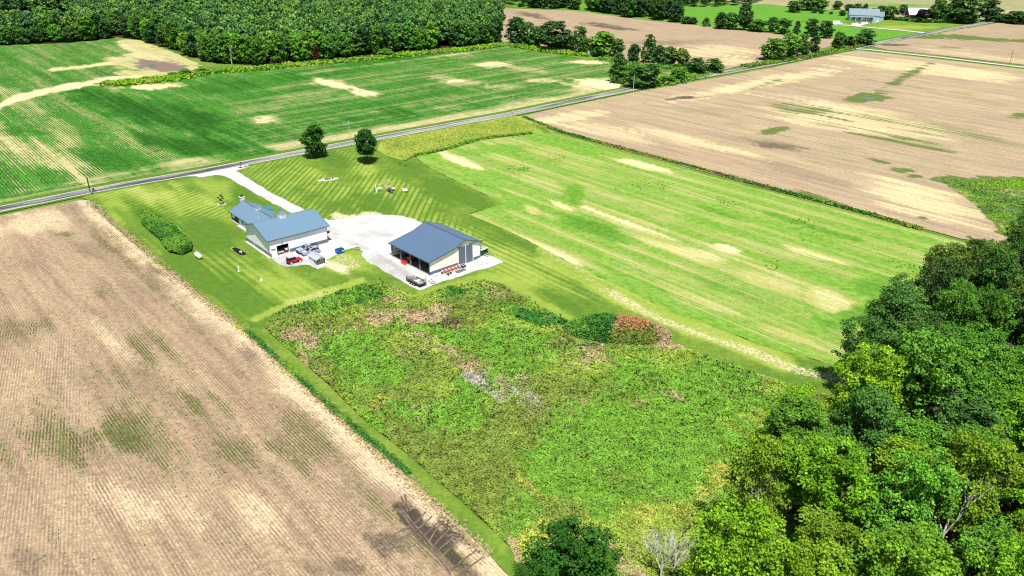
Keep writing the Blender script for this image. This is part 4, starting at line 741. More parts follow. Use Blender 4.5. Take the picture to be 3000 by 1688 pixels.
# red disc harrow in a row
t = thing('field_cultivator', 'faded red and black field cultivator standing in a row along the barn wall', 'cultivator', at(barn, 5.6, -1.5, .06), R42)
part('tool_bar', orange_r, t, lambda b: b.box(-2.9, 2.9, -.06, .06, .62, .74).box(-2.6, 2.6, .5, .6, .62, .72).box(-2.6, 2.6, -.65, -.55, .62, .72))
for i in range(11):
    x = -2.7 + i * .54; gang = part('tine_gang', orange_r if i % 2 else white_p, t, lambda b: b.tube((x, -.6, .7), (x + .08, .55, .7), .05).tube((x, -.45, .66), (x + .05, -.75, .1), .035).tube((x, .45, .66), (x + .05, .2, .1), .035).tube((x, -.3, .9), (x, .1, 1.05), .05))
    part('disc', black, gang, lambda b: b.tube((x - .1, .15, .26), (x - .04, .2, .28), .26, n=12))
part('hitch', orange_r, t, lambda b: b.tube((-1.6, -.6, .5), (-1.9, -1.9, .35), .07).tube((-2.4, -.6, .5), (-1.95, -1.9, .35), .07)); part('gauge_wheel', rubber, t, lambda b: b.tube((-2.2, -1.5, .3), (-1.98, -1.5, .3), .3, n=14)); part('gauge_wheel', rubber, t, lambda b: b.tube((-1.2, -1.3, .3), (-1.0, -1.3, .3), .3, n=14))
lies(barn, 'drag_harrow', 'flat grey steel harrow lying on gravel before the cultivator', 'harrow', 7.4, -3.1, .06, lambda b: [b.box(-1.4, 1.4, -.55 + i * .22, -.48 + i * .22, .08, .16) for i in range(6)] + [b.box(-1.4 + i * .7, -1.34 + i * .7, -.6, .6, .04, .12) for i in range(5)], simple('dull_steel', (.16, .17, .16), .7), .05)
t = thing('box_scraper', 'black steel box with pale rim at the foot of the barn door', 'implement', at(barn, 9.3, -1.75, .06), R42)
part('box', black, t, lambda b: b.box(-.65, .65, -.3, .35, .05, .75)); part('rim', white_p, t, lambda b: b.box(-.68, .68, -.33, -.27, .72, .82).box(-.68, .68, .32, .38, .72, .82)); part('bracket', steel, t, lambda b: b.box(-.15, .15, -.36, -.3, .35, .5))
# flat panels and a crate at the right of the doors
lies(barn, 'plastic_tank', 'white rectangular tank beside the right end of the barn gable', 'tank', 15.2, -1.6, .06, lambda b: b.taper(-.85, .85, -.5, .5, .1, .85, .08, .08).box(-.8, .8, -.45, .45, 0, .1), simple('white_tank', (.78, .78, .76), .5), .1, bevel=.05)
lies(barn, 'pallet', 'pale flat pallet with dark edge left of the white tank', 'pallet', 13.6, -2.9, .06, lambda b: [b.box(-.7, .7, -.6 + i * .24, -.42 + i * .24, .1, .14) for i in range(5)] + [b.box(-.7 + i * .65, -.6 + i * .65, -.6, .55, 0, .1) for i in range(3)], simple('pale_pallet', (.6, .56, .52), .8))
lies(barn, 'pallet', 'pale flat pallet lying in front of the white tank', 'pallet', 15.6, -3.3, .06, lambda b: [b.box(-.8, .8, -.6 + i * .24, -.42 + i * .24, .1, .14) for i in range(5)] + [b.box(-.8 + i * .75, -.7 + i * .75, -.6, .55, 0, .1) for i in range(3)], simple('pale_pallet_wood', (.62, .58, .55), .8), .12)
x, y = G(1263, 830)
t = thing('boom_sprayer', 'small dark hand tool and coiled hose at the gravel edge right of the trailer', 'tool', (x, y, .06), 0)
part('pole', black, t, lambda b: b.tube((-.3, 2.6, .1), (.1, 1.4, .12), .05).tube((.1, 1.4, .12), (.25, .4, .08), .04)); part('coil', black, t, lambda b: b.ring((.5, 0, .08), .55, .06)); part('stand', steel, t, lambda b: b.box(-.6, .1, -.2, .2, .0, .2)); part('shoe', black, t, lambda b: b.box(-.8, -.3, .9, 1.15, .0, .12))
# corn planter behind the barn
t = thing('crop_planter', 'green crop planter with pale yellow hoppers beyond the right barn corner', 'planter', at(barn, 18.0, 1.6, .06), R42 + .15)
part('frame', green_p, t, lambda b: b.box(-1.6, 2.2, -.1, .1, .7, .9).box(-1.6, 2.2, 1.4, 1.6, .7, .9).box(-.1, .1, -2.6, 1.5, .55, .7))
for i in range(5):
    x = -1.4 + i * .85
    r_ = part('row_unit', green_p, t, lambda b: b.box(x - .1, x + .1, -.7, .1, .35, .75).tube((x, -.6, .6), (x + .1, -1.0, .1), .06).tube((x - .12, -.3, .28), (x + .12, -.3, .28), .28, n=12)); part('hopper', black if i % 2 else trim_dk, r_, lambda b: b.taper(x - .3, x + .3, -.4, .3, .9, 1.35, -.06, -.06)); part('hopper_lid', white_p if i % 2 else yellow_w, r_, lambda b: b.taper(x - .34, x + .34, -.45, .36, 1.35, 1.43, .05, .05))
for x in (-1.7, 2.3): part('wheel', rubber, t, lambda b: b.tube((x - .12, .8, .45), (x + .12, .8, .45), .45, n=16))
part('seed_tank', simple('grey_blue_lid', (.30, .40, .46), .5), t, lambda b: b.taper(.7, 2.1, .2, 1.2, .95, 1.6, .1, .1)); part('seed_tank', yellow_w, t, lambda b: b.taper(-1.3, -.5, .4, 1.2, .95, 1.6, .1, .1)); part('marker_arm', green_p, t, lambda b: b.tube((2.2, 1.5, .9), (2.3, 1.7, 2.9), .05)); part('marker_disc', yellow_w, t, lambda b: b.tube((2.28, 1.65, 2.9), (2.34, 1.75, 2.95), .3, n=12))
part('hitch', black, t, lambda b: b.tube((0, -.2, .5), (1.1, -3.2, .35), .06).tube((.6, -.2, .5), (1.7, -3.0, .35), .05))
# in the barn
t = thing('tractor', 'red tractor with front loader bucket poking out of the open barn side', 'tractor', at(barn, 2.6, 9.9, .1), R42 + math.pi - .12)
part('bonnet', red, t, lambda b: b.taper(.2, 1.9, -.4, .4, .8, 1.45, .15, .05)); part('body', black, t, lambda b: b.box(-1.2, 1.8, -.3, .3, .45, .85)); part('seat', black, t, lambda b: b.box(-.9, -.4, -.3, .3, .95, 1.4)); part('roll_bar', steel, t, lambda b: b.tube((-1.0, -.5, .9), (-1.0, -.5, 2.3), .05).tube((-1.0, .5, .9), (-1.0, .5, 2.3), .05).tube((-1.0, -.5, 2.3), (-1.0, .5, 2.3), .05))
for s in (-1, 1):
    part('mudguard', red, t, lambda b: b.box(-1.5, -.3, s * .55 if s > 0 else -1.0, 1.0 if s > 0 else -.55, 1.3, 1.4))
    w_ = MB().tube((-.9, s * .6, .68), (-.9, s * 1.0, .68), .68, n=18).build('wheel', rubber, t); MB().tube((-.9, s * .98, .68), (-.9, s * 1.02, .68), .36, n=12).build('rim', white_p, w_)
    w_ = MB().tube((1.4, s * .5, .4), (1.4, s * .78, .4), .4, n=16).build('wheel', rubber, t); MB().tube((1.4, s * .76, .4), (1.4, s * .8, .4), .22, n=12).build('rim', white_p, w_)
part('loader_arms', red, t, lambda b: b.tube((-.1, -.55, 1.4), (1.6, -.55, 1.3), .07).tube((1.6, -.55, 1.3), (2.7, -.55, .45), .07).tube((-.1, .55, 1.4), (1.6, .55, 1.3), .07).tube((1.6, .55, 1.3), (2.7, .55, .45), .07))
part('bucket', simple('bright_red_bucket', (.8, .05, .02), .4), t, lambda b: b.box(2.7, 2.78, -.85, .85, .05, .62).box(2.78, 3.5, -.85, .85, .05, .12).box(2.78, 3.4, -.88, -.82, .05, .55).box(2.78, 3.4, .82, .88, .05, .55).box(3.44, 3.52, -.85, .85, .12, .3))
t = thing('hay_rake', 'grey steel implement with white arms in the near bay of the barn', 'implement', at(barn, 3.4, 2.6, .1), R42)
part('arm', white_p, t, lambda b: b.tube((-1.6, -.3, 1.7), (-1.2, .2, .3), .09)); part('arm', white_p, t, lambda b: b.tube((.2, .8, 2.0), (1.5, .2, 1.5), .08)); part('frame', steel, t, lambda b: b.tube((-1.5, 0, .6), (1.5, .5, .6), .07).tube((-1.2, -.9, .5), (-1.0, 1.1, .5), .06)); part('wheel', rubber, t, lambda b: b.tube((-1.0, 1.6, .5), (-.75, 1.6, .5), .5, n=16)); part('wheel', rubber, t, lambda b: b.tube((1.1, -.6, .4), (1.3, -.6, .4), .4, n=16))
t = thing('garden_bench_stack', 'dark green steel frame against the far end of the open barn', 'frame', at(barn, 1.6, 14.6, .1), R42)
part('upright', green_p, t, lambda b: b.tube((0, 0, 0), (0, 0, 1.6), .06).tube((1.4, 0, 0), (1.4, 0, 1.6), .06)); part('cross_bar', green_p, t, lambda b: b.tube((0, 0, 1.5), (1.4, 0, 1.5), .05).tube((0, 0, .7), (1.4, 0, .7), .05)); part('shelf', steel, t, lambda b: b.box(-.1, 1.5, -.4, .4, .7, .75))

# ------------------------------------------------------------------ lawn things
x, y = G(582, 757); t = thing('propane_tank', 'white propane tank lying on the lawn at the end of the weedy bank', 'tank', (x, y, .02), math.radians(-50))
q = MB(); n = 18; rr = .62; Lh = 1.15; V = []; 
for i, (xx, r_) in enumerate([(-Lh - .5, .02), (-Lh - .38, .38), (-Lh - .2, .54), (-Lh, rr), (Lh, rr), (Lh + .2, .54), (Lh + .38, .38), (Lh + .5, .02)]): V += [(xx, r_ * math.cos(2 * math.pi * k / n), .85 + r_ * math.sin(2 * math.pi * k / n)) for k in range(n)]
q.add(V, [(i * n + k, (i + 1) * n + k, (i + 1) * n + (k + 1) % n, i * n + (k + 1) % n) for i in range(7) for k in range(n)]); q.build('shell', white_p, t, smooth=True)
for s in (-.8, .8): part('foot', conc, t, lambda b: b.box(s - .12, s + .12, -.4, .4, 0, .32))
part('valve_dome', white_p, t, lambda b: b.tube((0, 0, 1.42), (0, 0, 1.62), .16))
# black weed cloth with a pale thing on it
V = [G(*p) for p in [(679, 728), (690, 725.5), (700, 730), (709, 737), (720, 742), (721, 746), (713, 749), (703, 747.5), (694, 741), (684, 733)]]; c = np.mean(V, 0)
o = tag(MB().prism([tuple(v - c) for v in V], 0, .05, 'z').build('ground_cloth', simple('black_ground_cloth', (.012, .011, .012), .8, .1), None, (c[0], c[1], .05)), 'black cloth spread on the lawn left of the workshop', 'ground cloth')
x, y = G(707, 741); t = thing('garden_tool', 'small pale tool lying on the black ground cloth', 'tool', (x, y, .1), .6); part('handle', white_p, t, lambda b: b.tube((-.1, -.8, .05), (0, .6, .05), .05)); part('head', white_p, t, lambda b: b.taper(-.3, .3, .5, .9, 0, .12, .05, .05))
for (px_, py_, h_, lb) in ((700, 795, 1.15, 'white well pipe standing in the lawn near the propane tank'), (766, 821, .75, 'low white pipe with grey cap in the lawn before the red car')):
    x, y = G(px_, py_); t = thing('well_pipe', lb, 'pipe', (x, y, .02)); part('pipe', white_p, t, lambda b: b.tube((0, 0, 0), (0, 0, h_), .17, n=12)); part('cap', steel if h_ < 1 else white_p, t, lambda b: b.tube((0, 0, h_), (0, 0, h_ + .1), .21, n=12)); part('collar', conc, t, lambda b: b.tube((0, 0, 0), (0, 0, .05), .42, n=12))
# ring bed with small tree handled with the trees; stone beds here
def stone_bed(px_, py_, rx, ry, label, n=26, cat='flower bed', fill=mulch, kz=0):
    x, y = G(px_, py_); t = thing('flower_bed', label, cat, (x, y, .02), kz)
    V = [(rx * math.cos(2 * math.pi * i / 24) * (1 + .08 * math.sin(3 * i)), ry * math.sin(2 * math.pi * i / 24)) for i in range(24)]
    MB().prism(V, 0, .07, 'z').build('bed', fill, t)
    me = None
    for i in range(n):
        a = 2 * math.pi * i / n
        if me is None:
            o = MB().taper(-.17, .17, -.13, .13, 0, .18, .05, .05).build('stone', stone_m, t); me = o.data
        else: o = link('stone', me, t)
        o.location = (rx * math.cos(a), ry * math.sin(a), .02); o.rotation_euler = (0, 0, a + random.random()); s = .7 + random.random() * .6; o.scale = (s, s, s)
    return t
def shrub(t, x, y, r, h, c=(.03, .10, .02), name='shrub'):
    n = 160; P_ = rng.normal(size=(n, 3)); P_ /= np.linalg.norm(P_, axis=1)[:, None]; P_[:, 2] = np.abs(P_[:, 2]); P_ *= rng.uniform(.7, 1, (n, 1)) * [r, r, h]
    V, Fq = quads(P_, .16 * max(r, .5), P_ + [0, 0, .3]); o = link(name, np_mesh(name, V, Fq, [leaf_mat], [('v', 'FLOAT', np.repeat(rng.random(n), 4))]), t, (x, y, .05)); o.color = c + (1,); return o
# ------------------------------------------------------------------ foliage
def leafmat(name, use_attr=False):
    m = M(name); oi = m.n('ShaderNodeObjectInfo'); a = m.n('ShaderNodeAttribute', attribute_name='v')
    v = a.outputs['Fac']
    if use_attr:
        r = m.n('ShaderNodeValToRGB'); m.l(oi.outputs['Random'], r.inputs[0]); e = r.color_ramp.elements
        e[0].color = (.10, .22, .07, 1); e[1].color = (.26, .48, .09, 1)
        x = e.new(.35); x.color = (.13, .29, .10, 1); x = e.new(.7); x.color = (.18, .38, .085, 1); base = r.outputs[0]
    else: base = oi.outputs['Color']
    k = m.math('MULTIPLY_ADD', v, ALB, .5 * ALB)
    c = m.mix(1, base, m.comb(k, k, k), 'MULTIPLY')
    c = m.mix(m.step(v, .55, 1.1), c, m.mix(1, c, (1.3, 1.18, .8), 'MULTIPLY'))
    d = m.n('ShaderNodeBsdfDiffuse'); m.l(c, d.inputs[0]); t = m.n('ShaderNodeBsdfTranslucent'); m.l(m.mix(1, c, (1.0, 1.05, .5), 'MULTIPLY'), t.inputs[0])
    g = m.n('ShaderNodeBsdfGlossy'); g.inputs['Roughness'].default_value = .45; g.inputs[0].default_value = (.8, .9, .7, 1)
    s = m.n('ShaderNodeMixShader'); s.inputs[0].default_value = .22; m.l(d.outputs[0], s.inputs[1]); m.l(t.outputs[0], s.inputs[2])
    s2 = m.n('ShaderNodeMixShader'); s2.inputs[0].default_value = .0; m.l(s.outputs[0], s2.inputs[1]); m.l(g.outputs[0], s2.inputs[2]); m.l(s2.outputs[0], m.o.inputs[0])
    return m.m
leaf_mat = leafmat('tree_leaves'); leaf_mass = leafmat('far_wood_leaves', True)
def bark(name, c): return simple(name, c, .9, .1, var=.2, scale=3)
bark_d = bark('brown_bark', (.11, .085, .065)); bark_p = bark('pale_dead_bark', (.66, .62, .57))
def quads(P, size, N, asp=1.0, jit=.6):
    n = len(P); size = np.broadcast_to(np.asarray(size, float), (n,))[:, None]
    N = N / np.maximum(np.linalg.norm(N, axis=1), 1e-6)[:, None] + rng.normal(size=(n, 3)) * jit; N /= np.linalg.norm(N, axis=1)[:, None]
    R = rng.normal(size=(n, 3)); A = np.cross(N, R); A /= np.linalg.norm(A, axis=1)[:, None]; Bv = np.cross(N, A)
    a = A * size * .5; b = Bv * size * .5 * asp; cup = N * size * .12
    V = np.stack([P - a - b * .7 - cup, P + a * .8 - b - cup * .2, P + a + b * .8 - cup, P - a * .7 + b - cup * .2], 1).reshape(-1, 3)
    return V, np.arange(4 * n).reshape(-1, 4)
CH, CW = 18.0, 11.0
def crown_mesh(seed, lobes=60, leaves=120, leaf=.42, shape='broad', lo=.12, gap=.0):
    """crown of many leaf lobes spread over an uneven envelope; each leaf is one face"""
    r = np.random.default_rng(seed); P = []; N = []; Vv = []; bump_ = r.random(8) * 6.28
    for i in range(lobes):
        t = (i + .5) / lobes; a = i * 2.39996 + r.normal() * .25; z = lo + (1 - lo) * (t if shape == 'cone' else (1 - (1 - t) ** .9)) * .93 + .02; s_ = (z - lo) / (1 - lo)
        if shape == 'cone': R = (1 - s_) ** .48 * .97 + .03; br = .10 + .07 * (1 - s_)
        elif shape == 'oval': R = math.sqrt(max(.02, 1 - ((s_ - .42) / .60) ** 2)); br = .17
        elif shape == 'near': R = math.sqrt(max(.02, 1 - ((s_ - .46) / .58) ** 2)) * (1.08 if i % 3 == 0 else .95); br = .135 if i % 2 else .115
        elif shape == 'open': R = math.sqrt(max(.02, 1 - ((s_ - .5) / .55) ** 2)) * r.uniform(.55, 1.05); br = .13
        else: R = math.sqrt(max(.02, 1 - ((s_ - .46) / .58) ** 2)); br = .18
        R *= 1 + .16 * math.sin(2 * a + bump_[0]) + .10 * math.sin(3 * a + bump_[1] + 5 * s_) + .08 * math.sin(9 * s_ + bump_[2] + a)
        q = br * CW * r.uniform(.65, 1.15); rad = max(0, R * CW / 2 - q * .75) * (r.uniform(.75, 1.03) if i % 5 else r.uniform(.2, .6))
        c = np.array([math.cos(a) * rad, math.sin(a) * rad, z * CH + r.normal() * .3]); n = int(leaves * (q / (CW * .17)) ** 2)
        if r.random() < gap: continue
        d = r.normal(size=(n, 3)); d /= np.linalg.norm(d, axis=1)[:, None]; d[:, 2] = np.where(d[:, 2] < -.45, -d[:, 2], d[:, 2]); rr = (r.random(n) ** .35)[:, None]
        wob = 1 + .28 * np.sin(d[:, 0:1] * 5 + bump_[3] + i) * np.sin(d[:, 1:2] * 5 + bump_[4]); P.append(c + d * rr * q * wob * [1, 1, .72]); N.append(d * .8 + [0, 0, .45])
        Vv.append(np.clip(r.normal(.45, .20, n) + (r.random() - .5) * .35, 0, 1))
    P = np.concatenate(P); N = np.concatenate(N); Vv = np.concatenate(Vv); P[:, 2] = np.clip(P[:, 2], .3 + r.random(len(P)), CH)
    V, Fq = quads(P, leaf * (.6 + .8 * r.random(len(P))), N)
    return np_mesh('crown', V, Fq, [leaf_mat], [('v', 'FLOAT', np.repeat(Vv, 4))])
def trunk_mesh(seed, limbs=6):
    r = random.Random(seed); b = MB(); b.tube((0, 0, -.2), (0, 0, CH * .30), .30, .24); b.tube((0, 0, CH * .30), (.3, .2, CH * .62), .24, .12)
    for i in range(limbs):
        a = i * 2.4; h = CH * (.24 + .06 * i); q = (math.cos(a) * CW * .3, math.sin(a) * CW * .3, h + CH * .2); b.tube((0, 0, h), q, .14, .06, 6)
        for k in range(2): b.tube(q, (q[0] + r.uniform(-1, 1) * 2, q[1] + r.uniform(-1, 1) * 2, q[2] + 2.2), .06, .02, 4)
    me = bpy.data.meshes.new('trunk'); me.from_pydata(b.v, [], b.f); me.materials.append(bark_d); return me
NEAR = [crown_mesh(100 + i, 105, 330, .25, 'near', lo=.25, gap=.10) for i in range(6)] + [crown_mesh(120 + i, 85, 300, .25, 'open', lo=.22, gap=.08) for i in range(2)]
MIDB = [crown_mesh(200 + i, 46, 60, .85, lo=.05) for i in range(6)]
OVAL = [crown_mesh(240 + i, 60, 90, .62, 'oval', lo=.08) for i in range(3)]
CONE = [crown_mesh(260 + i, 75, 75, .62, 'cone', lo=.04) for i in range(2)]
FARM = [crown_mesh(300 + i, 30, 30, 1.35, lo=.2) for i in range(3)]
SAP = [crown_mesh(333, 12, 22, 1.6, 'open', lo=.35)]
MAPLE = [crown_mesh(320, 70, 120, .5, 'oval', lo=.26)]
TRK = [trunk_mesh(i) for i in range(3)]
bark_cols = None
def tree(x, y, H, Wd, meshes, c, label, group=None, cat='tree', name='broadleaf_tree', low=0, lean=0):
    t = thing(name, label, cat, (x, y, 0), random.random() * 6.28, group)
    k = link('trunk', TRK[random.randrange(3)], t); o = link('crown', meshes[random.randrange(len(meshes))], t)
    o.scale = (Wd / CW, Wd / CW, H / CH); k.scale = (Wd / CW, Wd / CW, H / CH)
    if low: o.location.z = -low
    o.color = tuple(c) + (1,); return t
def jc(c, a=.18):
    k = 1 + random.uniform(-a, a); return tuple(max(.004, q * k * (1 + random.uniform(-a, a) * .5)) for q in c)
DG, MG, BG, YG, OL = (.070, .165, .055), (.11, .26, .055), (.16, .38, .045), (.23, .46, .030), (.15, .25, .045)
def ptree(bx0, by0, ty, wpx, meshes, c, label, **kw):
    """tree surveyed by its foot, its top row and its width in the photo"""
    x, y = G(bx0, by0); d = math.hypot(y, HC) ; H = hgt(bx0, by0, ty); Wd = wpx * (y * CP + HC * SP) / FPX
    return tree(x, y, H, Wd * (1.0 if y < 300 else 1.16), meshes, jc(c, .1), label, **kw)

# ---- trees of the home place
ptree(925, 461, 366, 68, OVAL, (.07, .20, .03), 'tall full dark green tree with pointed top on the lawn by the road', name='lawn_tree')
t_ = ptree(1077, 476, 381, 72, MAPLE, (.055, .17, .03), 'round-crowned dark green tree on the striped lawn by the road', name='maple_tree')
# small tree in a stone ring
sb = stone_bed(650, 599, 1.15, .95, 'ring of pale stones round a sapling beside the house wing', 22, fill=simple('bed_soil', (.07, .05, .03), .95))
tree(*G(650, 598), 3.2, 2.0, SAP, (.010, .035, .012), 'small dark sapling inside the pale stone ring on the lawn', name='sapling')
sb = stone_bed(961, 527, 3.4, 1.2, 'long flower bed edged in pale stone in the middle of the striped lawn', 34, fill=simple('pale_gravel_mulch', (.52, .47, .38), .95), kz=math.radians(25))
shrub(sb, -.6, 0, .6, .7, (.05, .10, .02)); shrub(sb, .3, .1, .7, .6, (.03, .07, .015)); shrub(sb, 1.6, .1, .3, .35, (.02, .04, .02)); part('boulder', stone_m, sb, lambda b: b.taper(-1.9, -1.3, -.3, .3, 0, .5, .15, .12))
sb = stone_bed(711, 491, 1.9, .8, 'dark mulched bed round the mailbox where the drive meets the road', 16, kz=math.radians(30)); shrub(sb, -.8, 0, .4, .4, (.06, .03, .02)); shrub(sb, 1.0, .1, .45, .5, (.05, .03, .015)); part('boulder', stone_m, sb, lambda b: b.taper(-.3, .5, -.35, .3, .05, .55, .15, .12))
x, y = G(706, 487); t = thing('mailbox', 'dark mailbox on a post beside the drive entrance', 'mailbox', (x, y, 0), R40); part('post', black, t, lambda b: b.box(-.06, .06, -.06, .06, 0, 1.25)); part('box', black, t, lambda b: b.prism([(-.14, 1.2), (.14, 1.2), (.14, 1.38), (.08, 1.47), (-.08, 1.47), (-.14, 1.38)], -.3, .3)); part('flag', red, t, lambda b: b.box(.14, .16, -.05, .05, 1.3, 1.5))
x, y = G(271, 568.5); t = thing('road_marker', 'dark leaning marker post beside the utility pole at the left roadside', 'post', (x, y, 0), .4); part('post', black, t, lambda b: b.tube((0, 0, 0), (.45, .6, 1.6), .07)); part('panel', black, t, lambda b: b.box(.2, .75, .5, .56, 1.0, 1.75))
for (a_, b_) in ((1173, 481), (1188, 487)): shrub(thing('weed_clump', 'small dark weed clump at the edge of the striped lawn by the tall grass', 'weed', (*G(a_, b_), 0), 0, 'dark weed clumps at the lawn edge'), 0, 0, .5, .6, (.02, .06, .015))

# ---- playset
x, y = G(1138, 560); t = thing('playset', 'wooden playset with green slide and swing beam on the striped lawn', 'playset', (x, y, .02), math.radians(8))
for a in (-.9, .9):
    for b0 in (-.9, .9): part('tower_post', tan_w, t, lambda b: b.box(a - .08, a + .08, b0 - .08, b0 + .08, 0, 3.0))
part('platform', tan_w, t, lambda b: [b.box(-1, 1, -1 + i * .25, -.8 + i * .25, 1.45, 1.55) for i in range(8)])
for i in range(7): part('wall_board', tan_w, t, lambda b: b.box(-.95 + i * .28, -.75 + i * .28, -1.0, -.95, 1.55, 2.25)); part('wall_board', tan_w, t, lambda b: b.box(-1.0, -.95, -.95 + i * .28, -.75 + i * .28, 1.55, 2.25))
part('roof_rafter', tan_w, t, lambda b: b.tube((-1.2, -1.0, 2.8), (0, -1.0, 3.7), .07).tube((1.2, -1.0, 2.8), (0, -1.0, 3.7), .07)); part('roof_rafter', tan_w, t, lambda b: b.tube((-1.2, 1.0, 2.8), (0, 1.0, 3.7), .07).tube((1.2, 1.0, 2.8), (0, 1.0, 3.7), .07)); part('ridge_pole', tan_w, t, lambda b: b.tube((0, -1.1, 3.7), (0, 1.1, 3.7), .07))
part('slide', simple('dark_green_slide', (.01, .12, .09), .35), t, lambda b: b.add([(.1, -1.0, 1.5), (.8, -1.0, 1.5), (1.0, -3.2, .25), (1.7, -3.2, .25), (.1, -1.0, 1.42), (.8, -1.0, 1.42), (1.0, -3.2, .17), (1.7, -3.2, .17)], [(0, 1, 3, 2), (4, 6, 7, 5), (0, 2, 6, 4), (1, 5, 7, 3), (0, 4, 5, 1), (2, 3, 7, 6)]).tube((.1, -1.0, 1.65), (1.0, -3.2, .4), .07).tube((.8, -1.0, 1.65), (1.7, -3.2, .4), .07))
part('swing_beam', tan_w, t, lambda b: b.box(-4.2, -.9, -.08, .08, 2.3, 2.5)); part('swing_leg', white_p, t, lambda b: b.tube((-4.1, 0, 2.4), (-3.6, -1.7, 0), .07)); part('swing_leg', simple('dark_green_post', (.01, .07, .05), .5), t, lambda b: b.tube((-4.1, 0, 2.4), (-4.5, -1.2, 0), .07))
for xx in (-3.1, -2.0): s_ = part('swing_seat', simple('teal_swing_seat', (.05, .35, .42), .5), t, lambda b: b.box(xx - .28, xx + .28, -.15, .15, .5, .58)); part('chain', steel, s_, lambda b: b.tube((xx - .25, 0, .5), (xx - .25, 0, 2.3), .02, n=4).tube((xx + .25, 0, .5), (xx + .25, 0, 2.3), .02, n=4))
part('side_deck', tan_w, t, lambda b: b.box(.95, 2.2, -.7, .7, .9, 1.0)); part('low_black_sheet', black, t, lambda b: b.box(-.95, .95, -.95, .95, .35, .4)); part('ladder', tan_w, t, lambda b: b.tube((-.5, -1.0, 1.5), (-.7, -1.9, 0), .05).tube((0, -1.0, 1.5), (-.2, -1.9, 0), .05))  # includes a black sheet low under the tower platform
x, y = G(1185, 559); t = thing('toy_kitchen', 'beige plastic toy car and play table on the lawn beside the playset', 'toy', (x, y, .02), .3); bp_ = simple('beige_plastic', (.72, .62, .42), .6)
part('car_body', bp_, t, lambda b: b.taper(-.8, .8, -.7, .4, .05, .75, .15, .1)); part('seat_hole', black, t, lambda b: b.box(-.2, .2, -.2, .1, .74, .78)); part('table_top', bp_, t, lambda b: b.tube((.2, -1.5, .45), (.2, -1.5, .52), .7, n=14)); part('leg', bp_, t, lambda b: b.tube((.2, -1.5, 0), (.2, -1.5, .45), .12))
x, y = G(1113, 552); t = thing('sand_toy', 'flat beige sand tray left of the playset', 'toy', (x, y, .02), 0); part('tray', bp_, t, lambda b: b.taper(-.8, .8, -.3, .3, 0, .25, .08, .08)); part('sand', simple('sand', (.5, .42, .3), .9), t, lambda b: b.box(-.6, .6, -.15, .15, .24, .27))

# ---- utility poles
def pole(bx0, by0, tx, ty, label, cross=False, mat=None, r=.16):
    x, y = G(bx0, by0); H = hgt(bx0, by0, ty); mat = mat or bark('pole_wood', (.50, .47, .43))
    t = thing('utility_pole', label, 'utility pole', (x, y, 0), R40, 'utility poles along the country road'); part('shaft', mat, t, lambda b: b.tube((0, 0, 0), (0, 0, H), r, r * .65, 8))
    ia = part('insulator', white_p, t, lambda b: b.tube((0, 0, H), (0, 0, H + .3), .06)); part('bracket', steel, t, lambda b: b.box(-.06, .06, -.5, .05, H - .6, H - .5))
    if cross: part('transformer', steel, t, lambda b: b.tube((.38, 0, H - 2.1), (.38, 0, H - 1.1), .26, n=12)); part('guy_anchor', steel, t, lambda b: b.tube((-1.0, 0, 0), (0, 0, 2.2), .05)); part('ivy', simple('ivy_leaves', (.05, .09, .015), .9), t, lambda b: b.tube((0, 0, 1.2), (0, 0, 5.6), .22, .19, 7))
    return t
pw = bark('pale_pole_wood', (.62, .58, .52)); pdk = bark('dark_pole_wood', (.16, .12, .09))
pole(266, 570, 243, 483, 'vine-grown utility pole with transformer at the left roadside', True)
pole(1028, 433, 1022, 357, 'pale utility pole between the two lawn trees', mat=pw); pole(1503, 334, 1502, 280, 'utility pole where the tall grass meets the brown field', mat=pw); pole(1855, 271, 1858, 220, 'pale utility pole in front of the roadside trees', mat=pw)
pole(2130, 219, 2131, 184, 'utility pole right of the twin round trees', mat=pw); pole(2560, 136, 2562, 110, 'utility pole just past the gravel lane junction', mat=pdk); pole(2716, 102, 2721, 80, 'pale utility pole at the far house drive', mat=pw)
pole(2958, 187, 2969, 147, 'dark bare pole on the field side of the gravel lane', mat=pdk); pole(2911, 64, 2915, 38, 'thin dark pole near the farmstead drive', mat=pdk)

